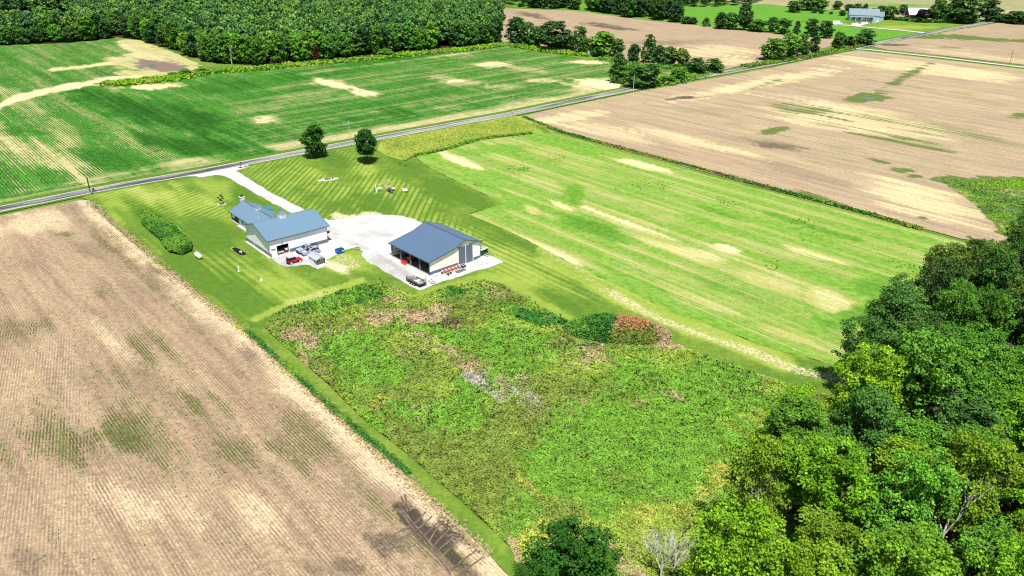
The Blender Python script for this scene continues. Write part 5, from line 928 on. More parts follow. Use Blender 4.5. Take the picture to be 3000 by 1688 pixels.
# ---- hedgerow and roadside trees, surveyed one by one
T = [
 (1512, 130, 50, 54, MIDB, DG, 'dark tree at the right end of the big wood'), (1545, 134, 64, 40, MIDB, MG, 'tree just right of the wood end, left of the great round tree'), (1570, 138, 78, 40, MIDB, MG, 'low tree touching the left side of the great round tree'),
 (1624, 146, 62, 92, OVAL, DG, 'great round dark tree at the back edge of the corn field'), (1668, 150, 100, 34, MIDB, DG, 'small tree filling the gap right of the great round tree'),
 (1699, 157, 77, 44, OVAL, MG, 'tall narrow tree right of the great round tree'), (1728, 160, 112, 30, MIDB, OL, 'small olive tree behind the parked white camper'),
 (1768, 163, 92, 68, MIDB, BG, 'wide bright green tree right of the parked camper'), (1810, 168, 114, 36, MIDB, MG, 'ragged tree between the wide bright tree and the conifer clump'),
 (1856, 182, 129, 38, MIDB, DG, 'dark tree left of the spiky conifer'), (1900, 184, 97, 50, CONE, MG, 'tall pointed conifer in the hedge clump'), (1932, 187, 133, 36, MIDB, DG, 'dark tree right of the tall pointed conifer'), (1962, 191, 137, 38, MIDB, MG, 'middle tree of the hedge clump right of the conifer'), (1992, 194, 142, 42, MIDB, OL, 'right-hand olive tree of the hedge clump'), (2012, 197, 183, 30, MIDB, MG, 'low bush at the right end of the hedge clump'),
 (1811, 240, 151, 62, CONE, MG, 'broad cone-shaped tree at the right corner of the corn field'), (1868, 256, 190, 66, OVAL, MG, 'round tree behind the pale utility pole'), (1905, 254, 188, 50, MIDB, DG, 'dark tree right of the pale roadside pole'), (1845, 232, 196, 40, MIDB, MG, 'short tree between the cone tree and the pole'),
 (1986, 235, 196, 46, MIDB, BG, 'bright bushy tree standing alone on the weedy verge'), (1955, 244, 222, 44, MIDB, BG, 'low bright thicket left of the bushy verge tree'), (1925, 250, 236, 30, MIDB, BG, 'knee-high thicket at the roadside right of the pole trees'),
 (2041, 218, 170, 48, OVAL, DG, 'left tree of the roadside pair'), (2091, 212, 172, 48, OVAL, MG, 'right tree of the roadside pair'),
 (2262, 176, 112, 66, OVAL, BG, 'big bright green roadside tree left of the walnut'), (2310, 172, 98, 54, MIDB, BG, 'bright green tree behind the big roadside tree'), (2349, 164, 100, 42, OVAL, MG, 'forked tree beside the big bright roadside tree'), (2383, 158, 102, 26, OVAL, DG, 'thin dark tree right of the forked tree'),
 (2376, 108, 55, 38, OVAL, DG, 'dark tall tree at the back field corner'), (2417, 112, 61, 38, OVAL, DG, 'dark leaning tree above the pale soil patch'), (2333, 100, 60, 24, CONE, DG, 'small pointed tree at the edge of the back field'), (2294, 100, 54, 40, MIDB, MG, 'left bushy tree at the right end of the back field'), (2262, 94, 50, 30, MIDB, DG, 'bushy tree beyond the end of the back field'),
 (2455, 146, 93, 38, OVAL, MG, 'slender tree by the road below the green triangle'), (2487, 138, 106, 28, MIDB, (.05, .05, .03), 'small brownish bare tree by the road'), (2533, 130, 86, 58, OVAL, MG, 'wide feathery tree at the edge of the green triangle'),
 (2010, 70, 47, 30, MIDB, MG, 'small tree beyond the back field left of the thicket'), (2030, 71, 50, 26, MIDB, DG, 'small dark bush beyond the back field'), (2068, 77, 50, 26, CONE, MG, 'small pointed tree beyond the back field'),
 (2110, 84, 36, 36, MIDB, DG, 'left tree of the dark far clump'), (2140, 86, 36, 40, MIDB, MG, 'middle tree of the dark far clump'), (2180, 88, 8, 40, OVAL, DG, 'tallest tree of the dark far clump'), (2222, 93, 57, 44, MIDB, MG, 'low spreading tree right of the dark far clump'), (2205, 90, 66, 24, MIDB, DG, 'low bush beside the dark far clump'),
 (2325, 36, 2, 40, MIDB, MG, 'left tree of the far top clump'), (2365, 30, -14, 56, OVAL, MG, 'tall tree of the far top clump'), (2395, 32, -8, 50, MIDB, BG, 'bright tree of the far top clump'), (2385, 38, 20, 18, MIDB, MG, 'little tree under the far top clump'), (2452, 28, 2, 26, OVAL, MG, 'single slim tree on the far field edge'), (2406, 40, 30, 14, MIDB, DG, 'little round bush on the far lawn'), (2434, 42, 34, 10, MIDB, DG, 'smallest round bush on the far lawn'), (2467, 46, 30, 20, OVAL, DG, 'round shade tree left of the blue house'),
 (2487, 32, 12, 26, MIDB, DG, 'left tree of the row behind the blue house'), (2512, 33, 10, 26, MIDB, MG, 'second tree of the row behind the blue house'), (2534, 34, 10, 22, CONE, DG, 'pointed tree of the row behind the blue house'), (2560, 36, 24, 20, MIDB, DG, 'low tree at the right end of the row behind the blue house'),
 (2582, 52, 17, 36, MIDB, DG, 'dark tree touching the right gable of the blue house'), (2606, 57, 18, 42, OVAL, MG, 'round tree right of the blue house'), (2645, 42, 13, 26, OVAL, DG, 'lone round tree left of the red barn'),
 (2702, 62, 27, 46, OVAL, (.03, .035, .03), 'dark purplish tree in front of the red barn'), (2743, 62, -2, 52, OVAL, MG, 'tall tree right of the red barn'), (2788, 60, -8, 44, OVAL, DG, 'dark shade tree hiding the farmstead house'), (2822, 68, -10, 76, OVAL, MG, 'largest spreading tree of the farmstead'), (2890, 62, -2, 64, OVAL, DG, 'leaning tree at the farmstead drive'),
 (2940, 66, 40, 44, MIDB, MG, 'left bush of the roadside clump at the far right'), (2975, 70, 32, 56, MIDB, DG, 'middle tree of the roadside clump at the far right'), (3010, 72, 36, 50, MIDB, MG, 'right tree of the roadside clump at the frame edge'),
 (2768, 66, 47, 20, MIDB, MG, 'small yard tree before the farmstead house'), (2692, 66, 52, 14, MIDB, (.04, .05, .03), 'small grey bush before the red barn')]
for (a, b_, c_, d_, ms, cc, lb) in T: ptree(a, b_, c_, d_, ms, cc, lb, name='conifer' if ms is CONE else 'broadleaf_tree')

# ---- areas of wood: points on a jittered lattice inside surveyed outlines
def lattice(poly, s, jit=.35):
    P_ = np.array(poly); x0, y0 = P_.min(0); x1, y1 = P_.max(0); out = []
    j = 0; y = y0
    while y < y1:
        for x in np.arange(x0 + (s / 2 if j % 2 else 0), x1, s): out.append((x + random.uniform(-jit, jit) * s, y + random.uniform(-jit, jit) * s))
        y += s * .87; j += 1
    o = np.array(out); return o[inpoly(o[:, 0], o[:, 1], P_)]
far_poly = [G(*p) for p in [(-260, 146), (0, 133), (73, 130), (204, 125), (291, 116), (340, 108), (413, 116), (448, 129), (495, 141), (530, 153), (568, 168), (626, 184), (750, 192), (808, 187), (925, 175), (1085, 163), (1216, 149), (1405, 132), (1462, 124), (1462, 30), (1480, 4), (1440, -28), (-260, -28)]]
hole = [G(*p) for p in [(-260, 42), (60, 40), (222, 38), (228, 84), (190, 100), (150, 96), (60, 104), (-260, 112)]]
pts = lattice(far_poly, 7.6); hp = np.array(hole); pts = pts[~inpoly(pts[:, 0], pts[:, 1], hp)]
strip2 = [G(*p) for p in [(1462, -22), (1500, 22), (1600, 26), (1688, 29), (1700, 10), (1680, -24)]]; strip3 = [G(*p) for p in [(1727, 34), (1760, 42), (1880, 56), (1986, 66), (1984, 30), (1960, 4), (1760, -10), (1735, 6)]]; strip4 = [G(*p) for p in [(1990, 22), (2100, 20), (2228, 12), (2228, 0), (1980, 4)]]
p2 = np.concatenate([lattice(strip2, 11), lattice(strip3, 11), lattice(strip4, 12)]); p2 = p2[np.argsort(p2[:, 1])]; p2b = p2[75:]; p2 = p2[:75]; vis = pix(pts[:, 0], pts[:, 1], 16.0); pts = pts[(vis[0] > -120) & (vis[0] < 1560)]
pts = pts[np.argsort(pts[:, 1] * 1.0)]
# the front rows of the far wood are trees of their own, what lies behind is one mass
fp = np.array(far_poly[:19]); 
def dist_line(P, L):
    d = np.full(len(P), 1e9)
    for a, b in zip(L[:-1], L[1:]):
        t = np.clip(((P - a) @ (b - a)) / ((b - a) @ (b - a)), 0, 1); d = np.minimum(d, np.linalg.norm(P - a - t[:, None] * (b - a), axis=1))
    return d
dl = dist_line(pts, fp); order = np.argsort(dl); NFRONT = 95; front = pts[order[:NFRONT]]; back = pts[order[NFRONT:]]
for (x, y) in front:
    lf_ = pix(x, y)[0] < 235; c = jc(random.choice([MG, DG, MG, BG, BG, BG, (.14, .36, .06)]), .22); tree(x, y, random.uniform(9.5, 13) if lf_ else random.uniform(13, 19), random.uniform(8.5, 12.5), MIDB, c, 'broadleaf tree in the front rows of the big wood behind the corn field', 'front trees of the big wood')
def gn_mass(name, P, meshobjs, smin, smax, label, cat):
    me = bpy.data.meshes.new(name); me.from_pydata([(float(x), float(y), 0.0) for x, y in P], [], []); o = link(name, me); tag(o, label, cat, None, 'stuff')
    ng = bpy.data.node_groups.new(name, 'GeometryNodeTree'); ng.interface.new_socket('Geometry', in_out='INPUT', socket_type='NodeSocketGeometry'); ng.interface.new_socket('Geometry', in_out='OUTPUT', socket_type='NodeSocketGeometry')
    N = ng.nodes; L = ng.links; gi = N.new('NodeGroupInput'); go = N.new('NodeGroupOutput'); jn = N.new('GeometryNodeJoinGeometry')
    rnd = N.new('FunctionNodeRandomValue'); rnd.data_type = 'INT'; rnd.inputs['Min'].default_value = 0; rnd.inputs['Max'].default_value = len(meshobjs) - 1; ii = None
    g2i = N.new('GeometryNodeGeometryToInstance')
    for m_ in meshobjs:
        oi = N.new('GeometryNodeObjectInfo'); oi.inputs['Object'].default_value = m_; oi.inputs['As Instance'].default_value = True; oi.transform_space = 'ORIGINAL'; L.new(oi.outputs['Geometry'], jn.inputs[0])
    ip = N.new('GeometryNodeInstanceOnPoints'); L.new(gi.outputs[0], ip.inputs['Points']); L.new(jn.outputs[0], ip.inputs['Instance']); ip.inputs['Pick Instance'].default_value = True; L.new(rnd.outputs[2], ip.inputs['Instance Index'])
    r2 = N.new('FunctionNodeRandomValue'); r2.data_type = 'FLOAT_VECTOR'; r2.inputs[0].default_value = (smin, smin, smin); r2.inputs[1].default_value = (smax, smax, smax); L.new(r2.outputs[0], ip.inputs['Scale'])
    r3 = N.new('FunctionNodeRandomValue'); r3.data_type = 'FLOAT_VECTOR'; r3.inputs[0].default_value = (0, 0, 0); r3.inputs[1].default_value = (0, 0, 6.28); r3.inputs['Seed'].default_value = 5; L.new(r3.outputs[0], ip.inputs['Rotation'])
    sm = N.new('GeometryNodeSetMaterial'); sm.inputs['Material'].default_value = leaf_mass; L.new(ip.outputs[0], sm.inputs[0])
    L.new(sm.outputs[0], go.inputs[0]); md = o.modifiers.new('scatter', 'NODES'); md.node_group = ng; return o
protos = []
for m_ in FARM:      # three far trees stand as objects and lend their crowns to the mass
    q = back[-1 - len(protos)]; t = tree(q[0], q[1], 18, 11, [m_], MG, 'broadleaf tree deep in the big wood', 'trees deep in the big wood'); protos.append([c for c in t.children if c.name.startswith('crown')][0])
gn_mass('far_wood', np.concatenate([back[:-3], p2b]), protos, .72, 1.12, 'dense green wood stretching to the top of the view', 'wood')
for (x, y) in p2:
    qx = pix(x, y)[0]; nm = 'behind the left end of' if qx < 1710 else ('bordering the middle of' if qx < 1985 else 'far beyond')
    tree(x, y, random.uniform(13, 20), random.uniform(10, 14), MIDB, jc(random.choice([DG, MG, (.07, .17, .06)]), .2), f'tree of the copse {nm} the brown back field', f'copse trees {nm} the back field')

sheet('wood_floor', None, .04, simple('shaded_leaf_litter', (.045, .038, .022), .95, .05, scale=.5), world=far_poly, edge=1.0, fac=2)  # litter colour darkened to give the deep shade between the crowns
# ---- the near wood on the right
nb_ = [(3100, 700, 8), (3010, 715, 8), (2950, 745, 8), (2850, 765, 7), (2800, 790, 7), (2740, 815, 8), (2668, 835, 9), (2620, 880, 10), (2585, 930, 10), (2560, 985, 9), (2500, 1035, 9), (2420, 1110, 10), (2330, 1150, 11), (2310, 1240, 11), (2240, 1290, 11), (2190, 1360, 11), (2160, 1450, 11), (2090, 1500, 11), (2060, 1570, 10), (2070, 1640, 10), (2080, 1720, 10), (2040, 1830, 10)]
nw = [G(a, b_, c_) for a, b_, c_ in nb_] + [np.array(q) for q in [(16, 52), (60, 34), (110, 40), (150, 90), (190, 150), (205, 205), (180, 222)]]
npts = lattice(nw, 9.4, .30)
def near_col(px, py):
    n = vn(np.array([px * .004]), np.array([py * .004]))[0]
    if py < 930 + (px - 2600) * -.1: return random.choice([(.085, .19, .05), (.12, .23, .055), MG, OL, (.11, .27, .055)])
    if py < 1120: return random.choice([MG, BG, BG, (.12, .32, .04)])
    if py < 1330: return random.choice([BG, BG, (.16, .36, .03), YG, MG])
    return random.choice([YG, YG, (.20, .36, .03), BG, (.24, .42, .035)])
n_i = 0
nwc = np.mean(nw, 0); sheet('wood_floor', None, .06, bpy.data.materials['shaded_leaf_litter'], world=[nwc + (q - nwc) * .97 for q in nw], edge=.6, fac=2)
def near_label(px, py, c):
    tone = 'dark green' if c[1] < .22 else ('mid green' if c[1] < .33 else ('bright green' if c[0] < .19 else 'yellow-green'))
    return tone
ORD = 'first second third fourth fifth sixth seventh eighth ninth tenth eleventh twelfth thirteenth fourteenth fifteenth sixteenth seventeenth eighteenth nineteenth twentieth'.split()
edge_l = np.array([G(a, b_, c_) for a, b_, c_ in nb_]); rows = []
for (x, y) in npts:
    H = random.uniform(11, 21); q0 = pix(x, y, H)
    if q0[0] > 3330 or q0[1] > 1790: continue
    rows.append([x, y, H, dist_line(np.array([[x, y]]), edge_l)[0]])
rows.sort(key=lambda r: (r[3] > 6.0, r[1])); n_e = 0
for (x, y, H, de) in rows:
    px0, py0 = pix(x, y, H * .6); c = jc(near_col(px0, py0), .14); tone = near_label(px0, py0, c); band = 'upper' if py0 < 950 else ('middle' if py0 < 1250 else 'lower')
    side = 'near the right frame edge' if px0 > 2800 else ('in the heart' if px0 > 2450 else 'towards the meadow side')
    if de <= 6.0 and n_e < 20:
        lb = f'{tone} tree, {ORD[n_e]} from the bottom along the field-side edge of the near wood'; gp = 'trees along the edge of the near wood'; n_e += 1
    else: lb = f'{tone} broadleaf crown {side} of the {band} near wood' if 'frame' not in side else f'{tone} broadleaf crown {side} in the {band} near wood'; gp = f'{tone} {band} near wood trees {side}'
    tree(x, y, H, random.uniform(8.6, 12.6), NEAR, c, lb, gp)
# stand-alone trees by the near wood
def ctree(cx, cy, H, Wd, ms, c, label, hc=.6, **kw):
    x, y = G(cx, cy, H * hc); return tree(x, y, H, Wd, ms, c, label, **kw)
ctree(1670, 1630, 11, 11, NEAR, (.05, .16, .025), 'dark bushy tree at the bottom edge left of the dead tree'); ctree(1740, 1660, 8.5, 6, NEAR, (.10, .25, .025), 'lighter bushy tree leaning on the dark one at the bottom edge'); ctree(1560, 1720, 7, 6, NEAR, (.06, .18, .025), 'low dark bush at the bottom edge of the meadow'); ctree(1830, 1740, 6, 5, NEAR, (.09, .24, .03), 'low green bush at the foot of the dead tree')
ctree(2850, 745, 11, 7.5, NEAR[6:], (.11, .19, .035), 'open ragged tree at the corner of the green field and the wood'); ctree(2985, 690, 15, 7, NEAR, MG, 'tall dark tree at the right frame edge above the wood')

def dead_tree(x, y, H, spread, label, seed, mat=bark_p, lean=(0, 0), dens=4, name='dead_tree'):
    r = random.Random(seed); t = thing(name, label, 'dead tree', (x, y, 0)); tr = MB(); br = MB()
    def grow(p, d, L, rad, lv):
        q = p + d * L; (tr if lv == 0 else br).tube(p, q, rad, rad * .62, 6 if lv < 2 else 4, caps=False)
        if lv >= 4: return
        for k in range(dens if lv < 3 else 3):
            nd = (d + Vector((r.uniform(-1, 1), r.uniform(-1, 1), r.uniform(-.15, .55))) * spread).normalized(); s = q if k == 0 else p + d * L * r.uniform(.45, 1)
            grow(s, nd, L * r.uniform(.55, .82), rad * .52, lv + 1)
    grow(Vector((0, 0, 0)), Vector((lean[0], lean[1], 1)).normalized(), H * .34, H * .018, 0)
    tr.build('trunk', mat, t); br.build('branch', mat, t); return t
x, y = G(1935, 1700); dead_tree(x, y, 10, .55, 'bleached leafless tree with fan of twigs at the bottom edge', 3, dens=5); x, y = G(1965, 1680); dead_tree(x, y, 7.5, .5, 'second bleached leafless tree right behind the first', 9, lean=(.5, .2))
x, y = G(2560, 1275, 6); dead_tree(x, y, 13, .6, 'bare grey tree in the dark gap of the near wood', 11, dens=4)
x, y = G(2245, 1460, 10); dead_tree(x, y, 15, .4, 'pale bare limbs showing among crowns of the near wood', 17, dens=3)
x, y = G(2790, 1480, 10); dead_tree(x, y, 16, .45, 'pale forked limbs in the lower right of the near wood', 23, dens=3)
for i, (a, b_, h_, lb) in enumerate([(1030, 128, 17, 'bleached bare tree among the front trees of the big wood'), (985, 132, 15, 'leaning bleached tree left of the bare one in the big wood'), (680, 190, 15, 'pale trunks at the dark foot of the big wood'), (1268, 128, 18, 'thin white dead trunk near the right end of the big wood'), (270, 60, 20, 'large grey leafless tree at the top left'), (430, 100, 16, 'grey bare crown above the corner of the field')]):
    x, y = G(a, b_); dead_tree(x, y, h_, .4, lb, 40 + i, dens=3)
x, y = G(928, 178); tree(x, y, 9, 4.5, MIDB, (.16, .045, .025), 'small rust-brown dead-leaved tree at the foot of the big wood', name='withered_tree')

# ------------------------------------------------------------------ weeds and rough growth
def wm():
    m = M('weed_leaves'); a = m.n('ShaderNodeAttribute', attribute_name='c'); d = m.n('ShaderNodeBsdfDiffuse'); m.l(a.outputs[0], d.inputs[0]); t = m.n('ShaderNodeBsdfTranslucent'); m.l(a.outputs[0], t.inputs[0])
    s = m.n('ShaderNodeMixShader'); s.inputs[0].default_value = .25; m.l(d.outputs[0], s.inputs[1]); m.l(t.outputs[0], s.inputs[2]); m.l(s.outputs[0], m.o.inputs[0]); return m.m
weed_m = wm()
PAL = dict(bright=(.20, .40, .05), yell=(.31, .43, .065), olive=(.23, .31, .06), dark=(.075, .24, .04), tan=(.50, .39, .22), grey=(.46, .42, .36), rust=(.52, .28, .12), brown=(.17, .13, .07), lime=(.26, .52, .03), purple=(.10, .05, .04), gold=(.48, .50, .09))
def weeds(name, label, P, size, hgt_, col_fn, zfn=None, up=.9, cat='weeds', asp=1.2, pad=True):
    """P = world points; each is one tilted leaf clump"""
    n = len(P); z = (hgt_ * rng.random(n)) if np.isscalar(hgt_) else hgt_ * rng.random(n)
    if zfn is not None: z = z + zfn(P[:, 0], P[:, 1])
    C = col_fn(P) * ALB * rng.uniform(.82, 1.2, (n, 1)); Nn = np.c_[rng.normal(size=(n, 2)) * .5, np.full(n, up)]
    V, Fq = quads(np.c_[P, z + .05], size * rng.uniform(.6, 1.4, n), Nn, asp, .38); me = np_mesh(name, V, Fq, [weed_m], [('c', 'FLOAT_COLOR', np.c_[np.repeat(np.clip(C, 0, 1), 4, 0), np.ones(4 * n)])])
    return tag(link(name, me), label, cat, None, 'stuff')
def scatter(poly_px, n, world=False):
    Q = np.array(poly_px) if world else np.array([G(*p) for p in poly_px]); x0, y0 = Q.min(0); x1, y1 = Q.max(0); out = []
    area = 0
    while sum(len(o) for o in out) < n:
        c = np.c_[rng.uniform(x0, x1, n), rng.uniform(y0, y1, n)]; out.append(c[inpoly(c[:, 0], c[:, 1], Q)])
    return np.concatenate(out)[:n]
def blend(P, base, spots, nz=.12):
    """colour by weighted spots: (palette name, weight, cx, cy, rx, ry, tilt) in survey pixels"""
    px, py = pix(P[:, 0], P[:, 1]); names = list(PAL); Wt = np.zeros((len(P), len(names)))
    for i, (k, w_) in enumerate(base): Wt[:, names.index(k)] += w_ * (.25 + 1.5 * fbm(P[:, 0] * nz + 40 * i, P[:, 1] * nz + 13 * i) ** 3 * 4)
    for q in spots:
        o = patches(px, py, [(0, q[1]) + tuple(q[2:])], P[:, 0], P[:, 1])[0]; Wt[:, names.index(q[0])] += o
    Wt = np.maximum(Wt, 0) ** 1.6 * rng.uniform(.25, 1, Wt.shape); k = Wt.argmax(1); return np.array([PAL[n] for n in names])[k]
mead_sp = [('olive', 1.0, 900, 950, 130, 40, -10), ('tan', 1.3, 900, 975, 70, 30, -10), ('tan', 1.2, 1180, 935, 110, 22), ('dark', 1.8, 880, 905, 70, 14, -14), ('dark', 1.5, 1050, 870, 90, 26), ('dark', 1.3, 1320, 860, 60, 20), ('dark', 1.4, 1500, 910, 90, 30, 10), ('dark', 2.2, 1600, 935, 100, 26, 10), ('lime', 1.6, 1165, 934, 14, 9), ('bright', 1.6, 1080, 1080, 130, 80, 20), ('lime', 1.2, 1050, 1050, 90, 50, 20), ('bright', 1.5, 1310, 1000, 40, 24), ('yell', 1.3, 1300, 1090, 60, 50, 60), ('bright', 1.4, 1450, 1010, 120, 60), ('brown', 1.6, 1350, 950, 60, 24), ('purple', 1.4, 1400, 990, 40, 14), ('brown', 1.3, 1420, 1060, 70, 30), ('olive', 1.0, 1430, 900, 110, 30), ('tan', .9, 1440, 860, 90, 20),
    ('grey', 1.0, 1530, 1170, 150, 55, 15), ('grey', 1.3, 1400, 1110, 60, 50, 20), ('brown', .6, 1560, 1150, 160, 50, 15), ('olive', 1.5, 1800, 1160, 110, 50, 20), ('olive', 1.0, 1900, 1180, 90, 30), ('bright', 1.7, 1980, 1100, 180, 60, 10), ('bright', 1.6, 1960, 1230, 240, 80), ('yell', 1.4, 1980, 1060, 90, 30), ('lime', 1.0, 1900, 1130, 70, 30), ('bright', 1.9, 1850, 1340, 330, 150, -20), ('lime', .9, 1750, 1400, 200, 90, -30), ('dark', .8, 2050, 1150, 100, 30),
    ('olive', 1.9, 1250, 1330, 200, 110, 35), ('brown', .7, 1150, 1230, 120, 60, 35), ('olive', 1.4, 1430, 1400, 110, 90, 20), ('tan', .8, 1090, 1260, 80, 20, 40), ('gold', 1.3, 1640, 1540, 110, 60, -20), ('yell', 1.3, 1900, 1600, 90, 110, 90), ('gold', 1.5, 1860, 1520, 70, 60), ('rust', .8, 1830, 1500, 60, 40), ('gold', 1.2, 2040, 1420, 60, 50), ('bright', 1.0, 1500, 1500, 90, 80), ('tan', 1.0, 1480, 1620, 50, 70), ('gold', 1.2, 1560, 1590, 50, 30), ('yell', 1.0, 1400, 1560, 60, 70, 45), ('grey', 1.0, 1560, 1400, 60, 24), ('rust', .9, 1350, 1300, 40, 14)]
Pm = scatter(mead, 900000); Dm = np.hypot(np.hypot(Pm[:, 0], Pm[:, 1]), HC); Pm = Pm[rng.random(len(Pm)) < np.clip((112 / Dm) ** 2, 0, 1)]; Dm = np.hypot(np.hypot(Pm[:, 0], Pm[:, 1]), HC); hgt_m = .10 + .45 * fbm(Pm[:, 0] * .15, Pm[:, 1] * .15)
weeds('meadow_weeds', 'rank weeds and grasses of mixed greens covering the old meadow', Pm, .00168 * Dm, hgt_m, lambda P: (.70 + .9 * fbm(P[:, 0] * .9, P[:, 1] * .9))[:, None] * blend(P, [('bright', .9), ('olive', .8), ('yell', .7), ('tan', .5), ('gold', .35), ('dark', .2)], mead_sp), up=1.3, zfn=lambda x, y: np.maximum(0, fbm(x * .75, y * .75) - .45) * 1.3)
# tall weedy stems, dock and saplings in the meadow
Ps = scatter(mead, 5200); kk = fbm(Ps[:, 0] * .12, Ps[:, 1] * .12) > .56; Ps = Ps[kk]
weeds('tall_weed_stems', 'dark seed heads standing above the meadow weeds', Ps, .32, 1.3, lambda P: blend(P, [('brown', .8), ('dark', .9), ('purple', .4), ('tan', .3)], []), up=.2, asp=1.8)

# ---- vine-covered mound of earth at the corner of the meadow
def mound(cx, cy, rx, ry, h, ang):
    c = G(cx, cy); a = math.radians(ang)
    def f(x, y):
        dx, dy = x - c[0], y - c[1]; u = (dx * math.cos(a) + dy * math.sin(a)) / rx; v = (-dx * math.sin(a) + dy * math.cos(a)) / ry
        e = np.clip(1 - (u * u + v * v), 0, 1); return h * e ** .8 * (.75 + .5 * fbm(x * .3, y * .3))
    Q = [(c[0] + math.cos(t) * rx * math.cos(a) - math.sin(t) * ry * math.sin(a), c[1] + math.cos(t) * rx * math.sin(a) + math.sin(t) * ry * math.cos(a)) for t in np.linspace(0, 2 * math.pi, 40)[:-1]]
    return f, Q
def mound_obj(name, label, f, Q, n, size, colf, mat, cat='mound'):
    t = sheet(name, None, .03, mat, world=Q, edge=.1, hfn=f, kind=None); tag(t, label, cat); P = scatter(Q, n, True)
    w_ = weeds('mound_weeds', None, P, size, .5, colf, zfn=f, up=.9, cat=None); w_.parent = t; w_['kind'] = 'stuff'; return t
f1, Q1 = mound(1806, 975, 11.5, 5.8, 3.0, -8)
def c1(P):
    px, py = pix(P[:, 0], P[:, 1], 1.5); left = px < 1790 + (fbm(P[:, 0] * .4, P[:, 1] * .4) - .5) * 60
    return np.where(left[:, None], blend(P, [('dark', 1.4), ('bright', .5)], []), blend(P, [('rust', 1.3), ('olive', 1.1), ('dark', .35), ('tan', .5)], []))
mound_obj('earth_mound', 'earth mound half covered in dark vines, half in rust-brown growth', f1, Q1, 15000, .34, c1, m_meadow)
# ---- long weedy bank in the lawn
bank = [(402, 610), (439, 616), (465, 635), (517, 673), (538, 701), (564, 722), (561, 738), (533, 749), (498, 743), (482, 729), (465, 701), (444, 684), (418, 661), (404, 632)]
QB = [G(*p) for p in bank]; ax0, ax1 = G(420, 628), G(530, 728)
def fb(x, y):
    P = np.c_[x, y]; t = np.clip(((P - ax0) @ (ax1 - ax0)) / ((ax1 - ax0) @ (ax1 - ax0)), 0, 1); d = np.linalg.norm(P - ax0 - t[:, None] * (ax1 - ax0), axis=1); e = np.clip(1 - (d / (3.6 + 1.6 * t)) ** 2, 0, 1)
    return e ** .8 * (.6 + .9 * t) * (.7 + .6 * fbm(x * .35, y * .35))
mound_obj('weedy_bank', 'long bank of dense deep green weeds in the lawn left of the house', fb, QB, 22000, .34, lambda P: blend(P, [('dark', 1.0), ('bright', 1.0), ('lime', .12)], [('grey', 1.2, 500, 722, 14, 7), ('grey', 1.0, 432, 652, 14, 5, 20), ('bright', .8, 440, 650, 30, 20)]), m_meadow, 'bank')

# ---- hedge bottoms, verges and wet spots
def along(pts_px, n, halfw):
    L = [G(*p) for p in pts_px]; seg = [np.linalg.norm(b - a) for a, b in zip(L[:-1], L[1:])]; tot = sum(seg); out = []
    for a, b, s in zip(L[:-1], L[1:], seg):
        k = int(n * s / tot); t = rng.random(k)[:, None]; nn = np.array([-(b - a)[1], (b - a)[0]]) / s; out.append(a + (b - a) * t + nn * (rng.normal(size=(k, 1)) * halfw * .5))
    return np.concatenate(out)
P = along([(1535, 343), (1600, 369), (1650, 388), (1740, 412), (1900, 455), (2100, 508), (2300, 562), (2560, 630), (2700, 672)], 6000, 1.1)
weeds('fence_row_weeds', 'dark green strip of weeds between the brown and the green field', P, .5, .35, lambda P: blend(P, [('dark', .9), ('olive', 1.0), ('bright', .4), ('brown', .5)], []), cat='weeds')
P = along([(300, 248), (350, 246), (420, 243), (500, 232), (560, 222), (640, 211), (750, 204), (925, 187), (1085, 174), (1216, 160), (1405, 143), (1480, 131), (1620, 152), (1740, 164)], 16000, 5.5)
weeds('wood_edge_weeds', 'bright yellow-green weeds along the foot of the big wood', P, 1.0, 1.4, lambda P: blend(P, [('lime', 1.2), ('bright', .9), ('yell', .6), ('dark', .3)], [('gold', 1.2, 400, 245, 90, 7, -5)]), cat='weeds')
P = along([(350, 246), (480, 236), (560, 222)], 3000, 6); weeds('wet_patch_weeds', 'lime green weeds beside the muddy hollow in the corn', P, 1.0, 1.5, lambda P: blend(P, [('lime', 1.2), ('bright', .6), ('gold', .8)], []), cat='weeds')
for i, (a, b_, r_) in enumerate([(428, 236, 16), (458, 232, 14), (505, 226, 20), (545, 222, 26), (590, 214, 20), (376, 242, 14), (1130, 166, 30)]): ptree(a, b_, b_ - r_ * .75, r_ * 1.4, MIDB, BG, ['round bush at the left of the lime green weeds', 'second round bush in the lime green weeds', 'bush in the middle of the lime green weeds', 'largest bush in the lime green weeds', 'bush at the right end of the lime green weeds', 'smallest bush in the lime green weeds', 'bright bush at the foot of the big wood'][i], cat='bush', name='bush')
P = along([(1760, 172), (1820, 185), (1860, 192), (2000, 200), (2080, 206), (2030, 222), (1940, 248)], 6000, 6); weeds('roadside_thicket', 'green rank growth under the hedge trees by the road', P, 1.0, 1.2, lambda P: blend(P, [('bright', 1.0), ('dark', .8), ('yell', .3)], []), cat='weeds')
P = along([(2180, 196), (2260, 184), (2360, 168), (2440, 152), (2520, 134)], 5000, 3.5); weeds('roadside_grass', 'rank grass beneath the roadside trees at upper right', P, 1.0, 1.0, lambda P: blend(P, [('bright', .8), ('olive', .8), ('dark', .5)], []), cat='weeds')
P = along([(2570, 56), (2640, 60), (2700, 66), (2790, 67), (2860, 66)], 2500, 3); weeds('farmstead_hedge', 'low dark hedge along the front of the farmstead', P, 1.5, 2.2, lambda P: blend(P, [('dark', 1.2), ('olive', .3)], []), cat='hedge')
P = along([(1215, 457), (1300, 440), (1400, 410), (1470, 400), (1560, 391)], 2500, 1.2); weeds('field_corner_weeds', 'green weeds edging the tall yellow grass', P, .55, .6, lambda P: blend(P, [('bright', 1.0), ('dark', .6)], []), cat='weeds')
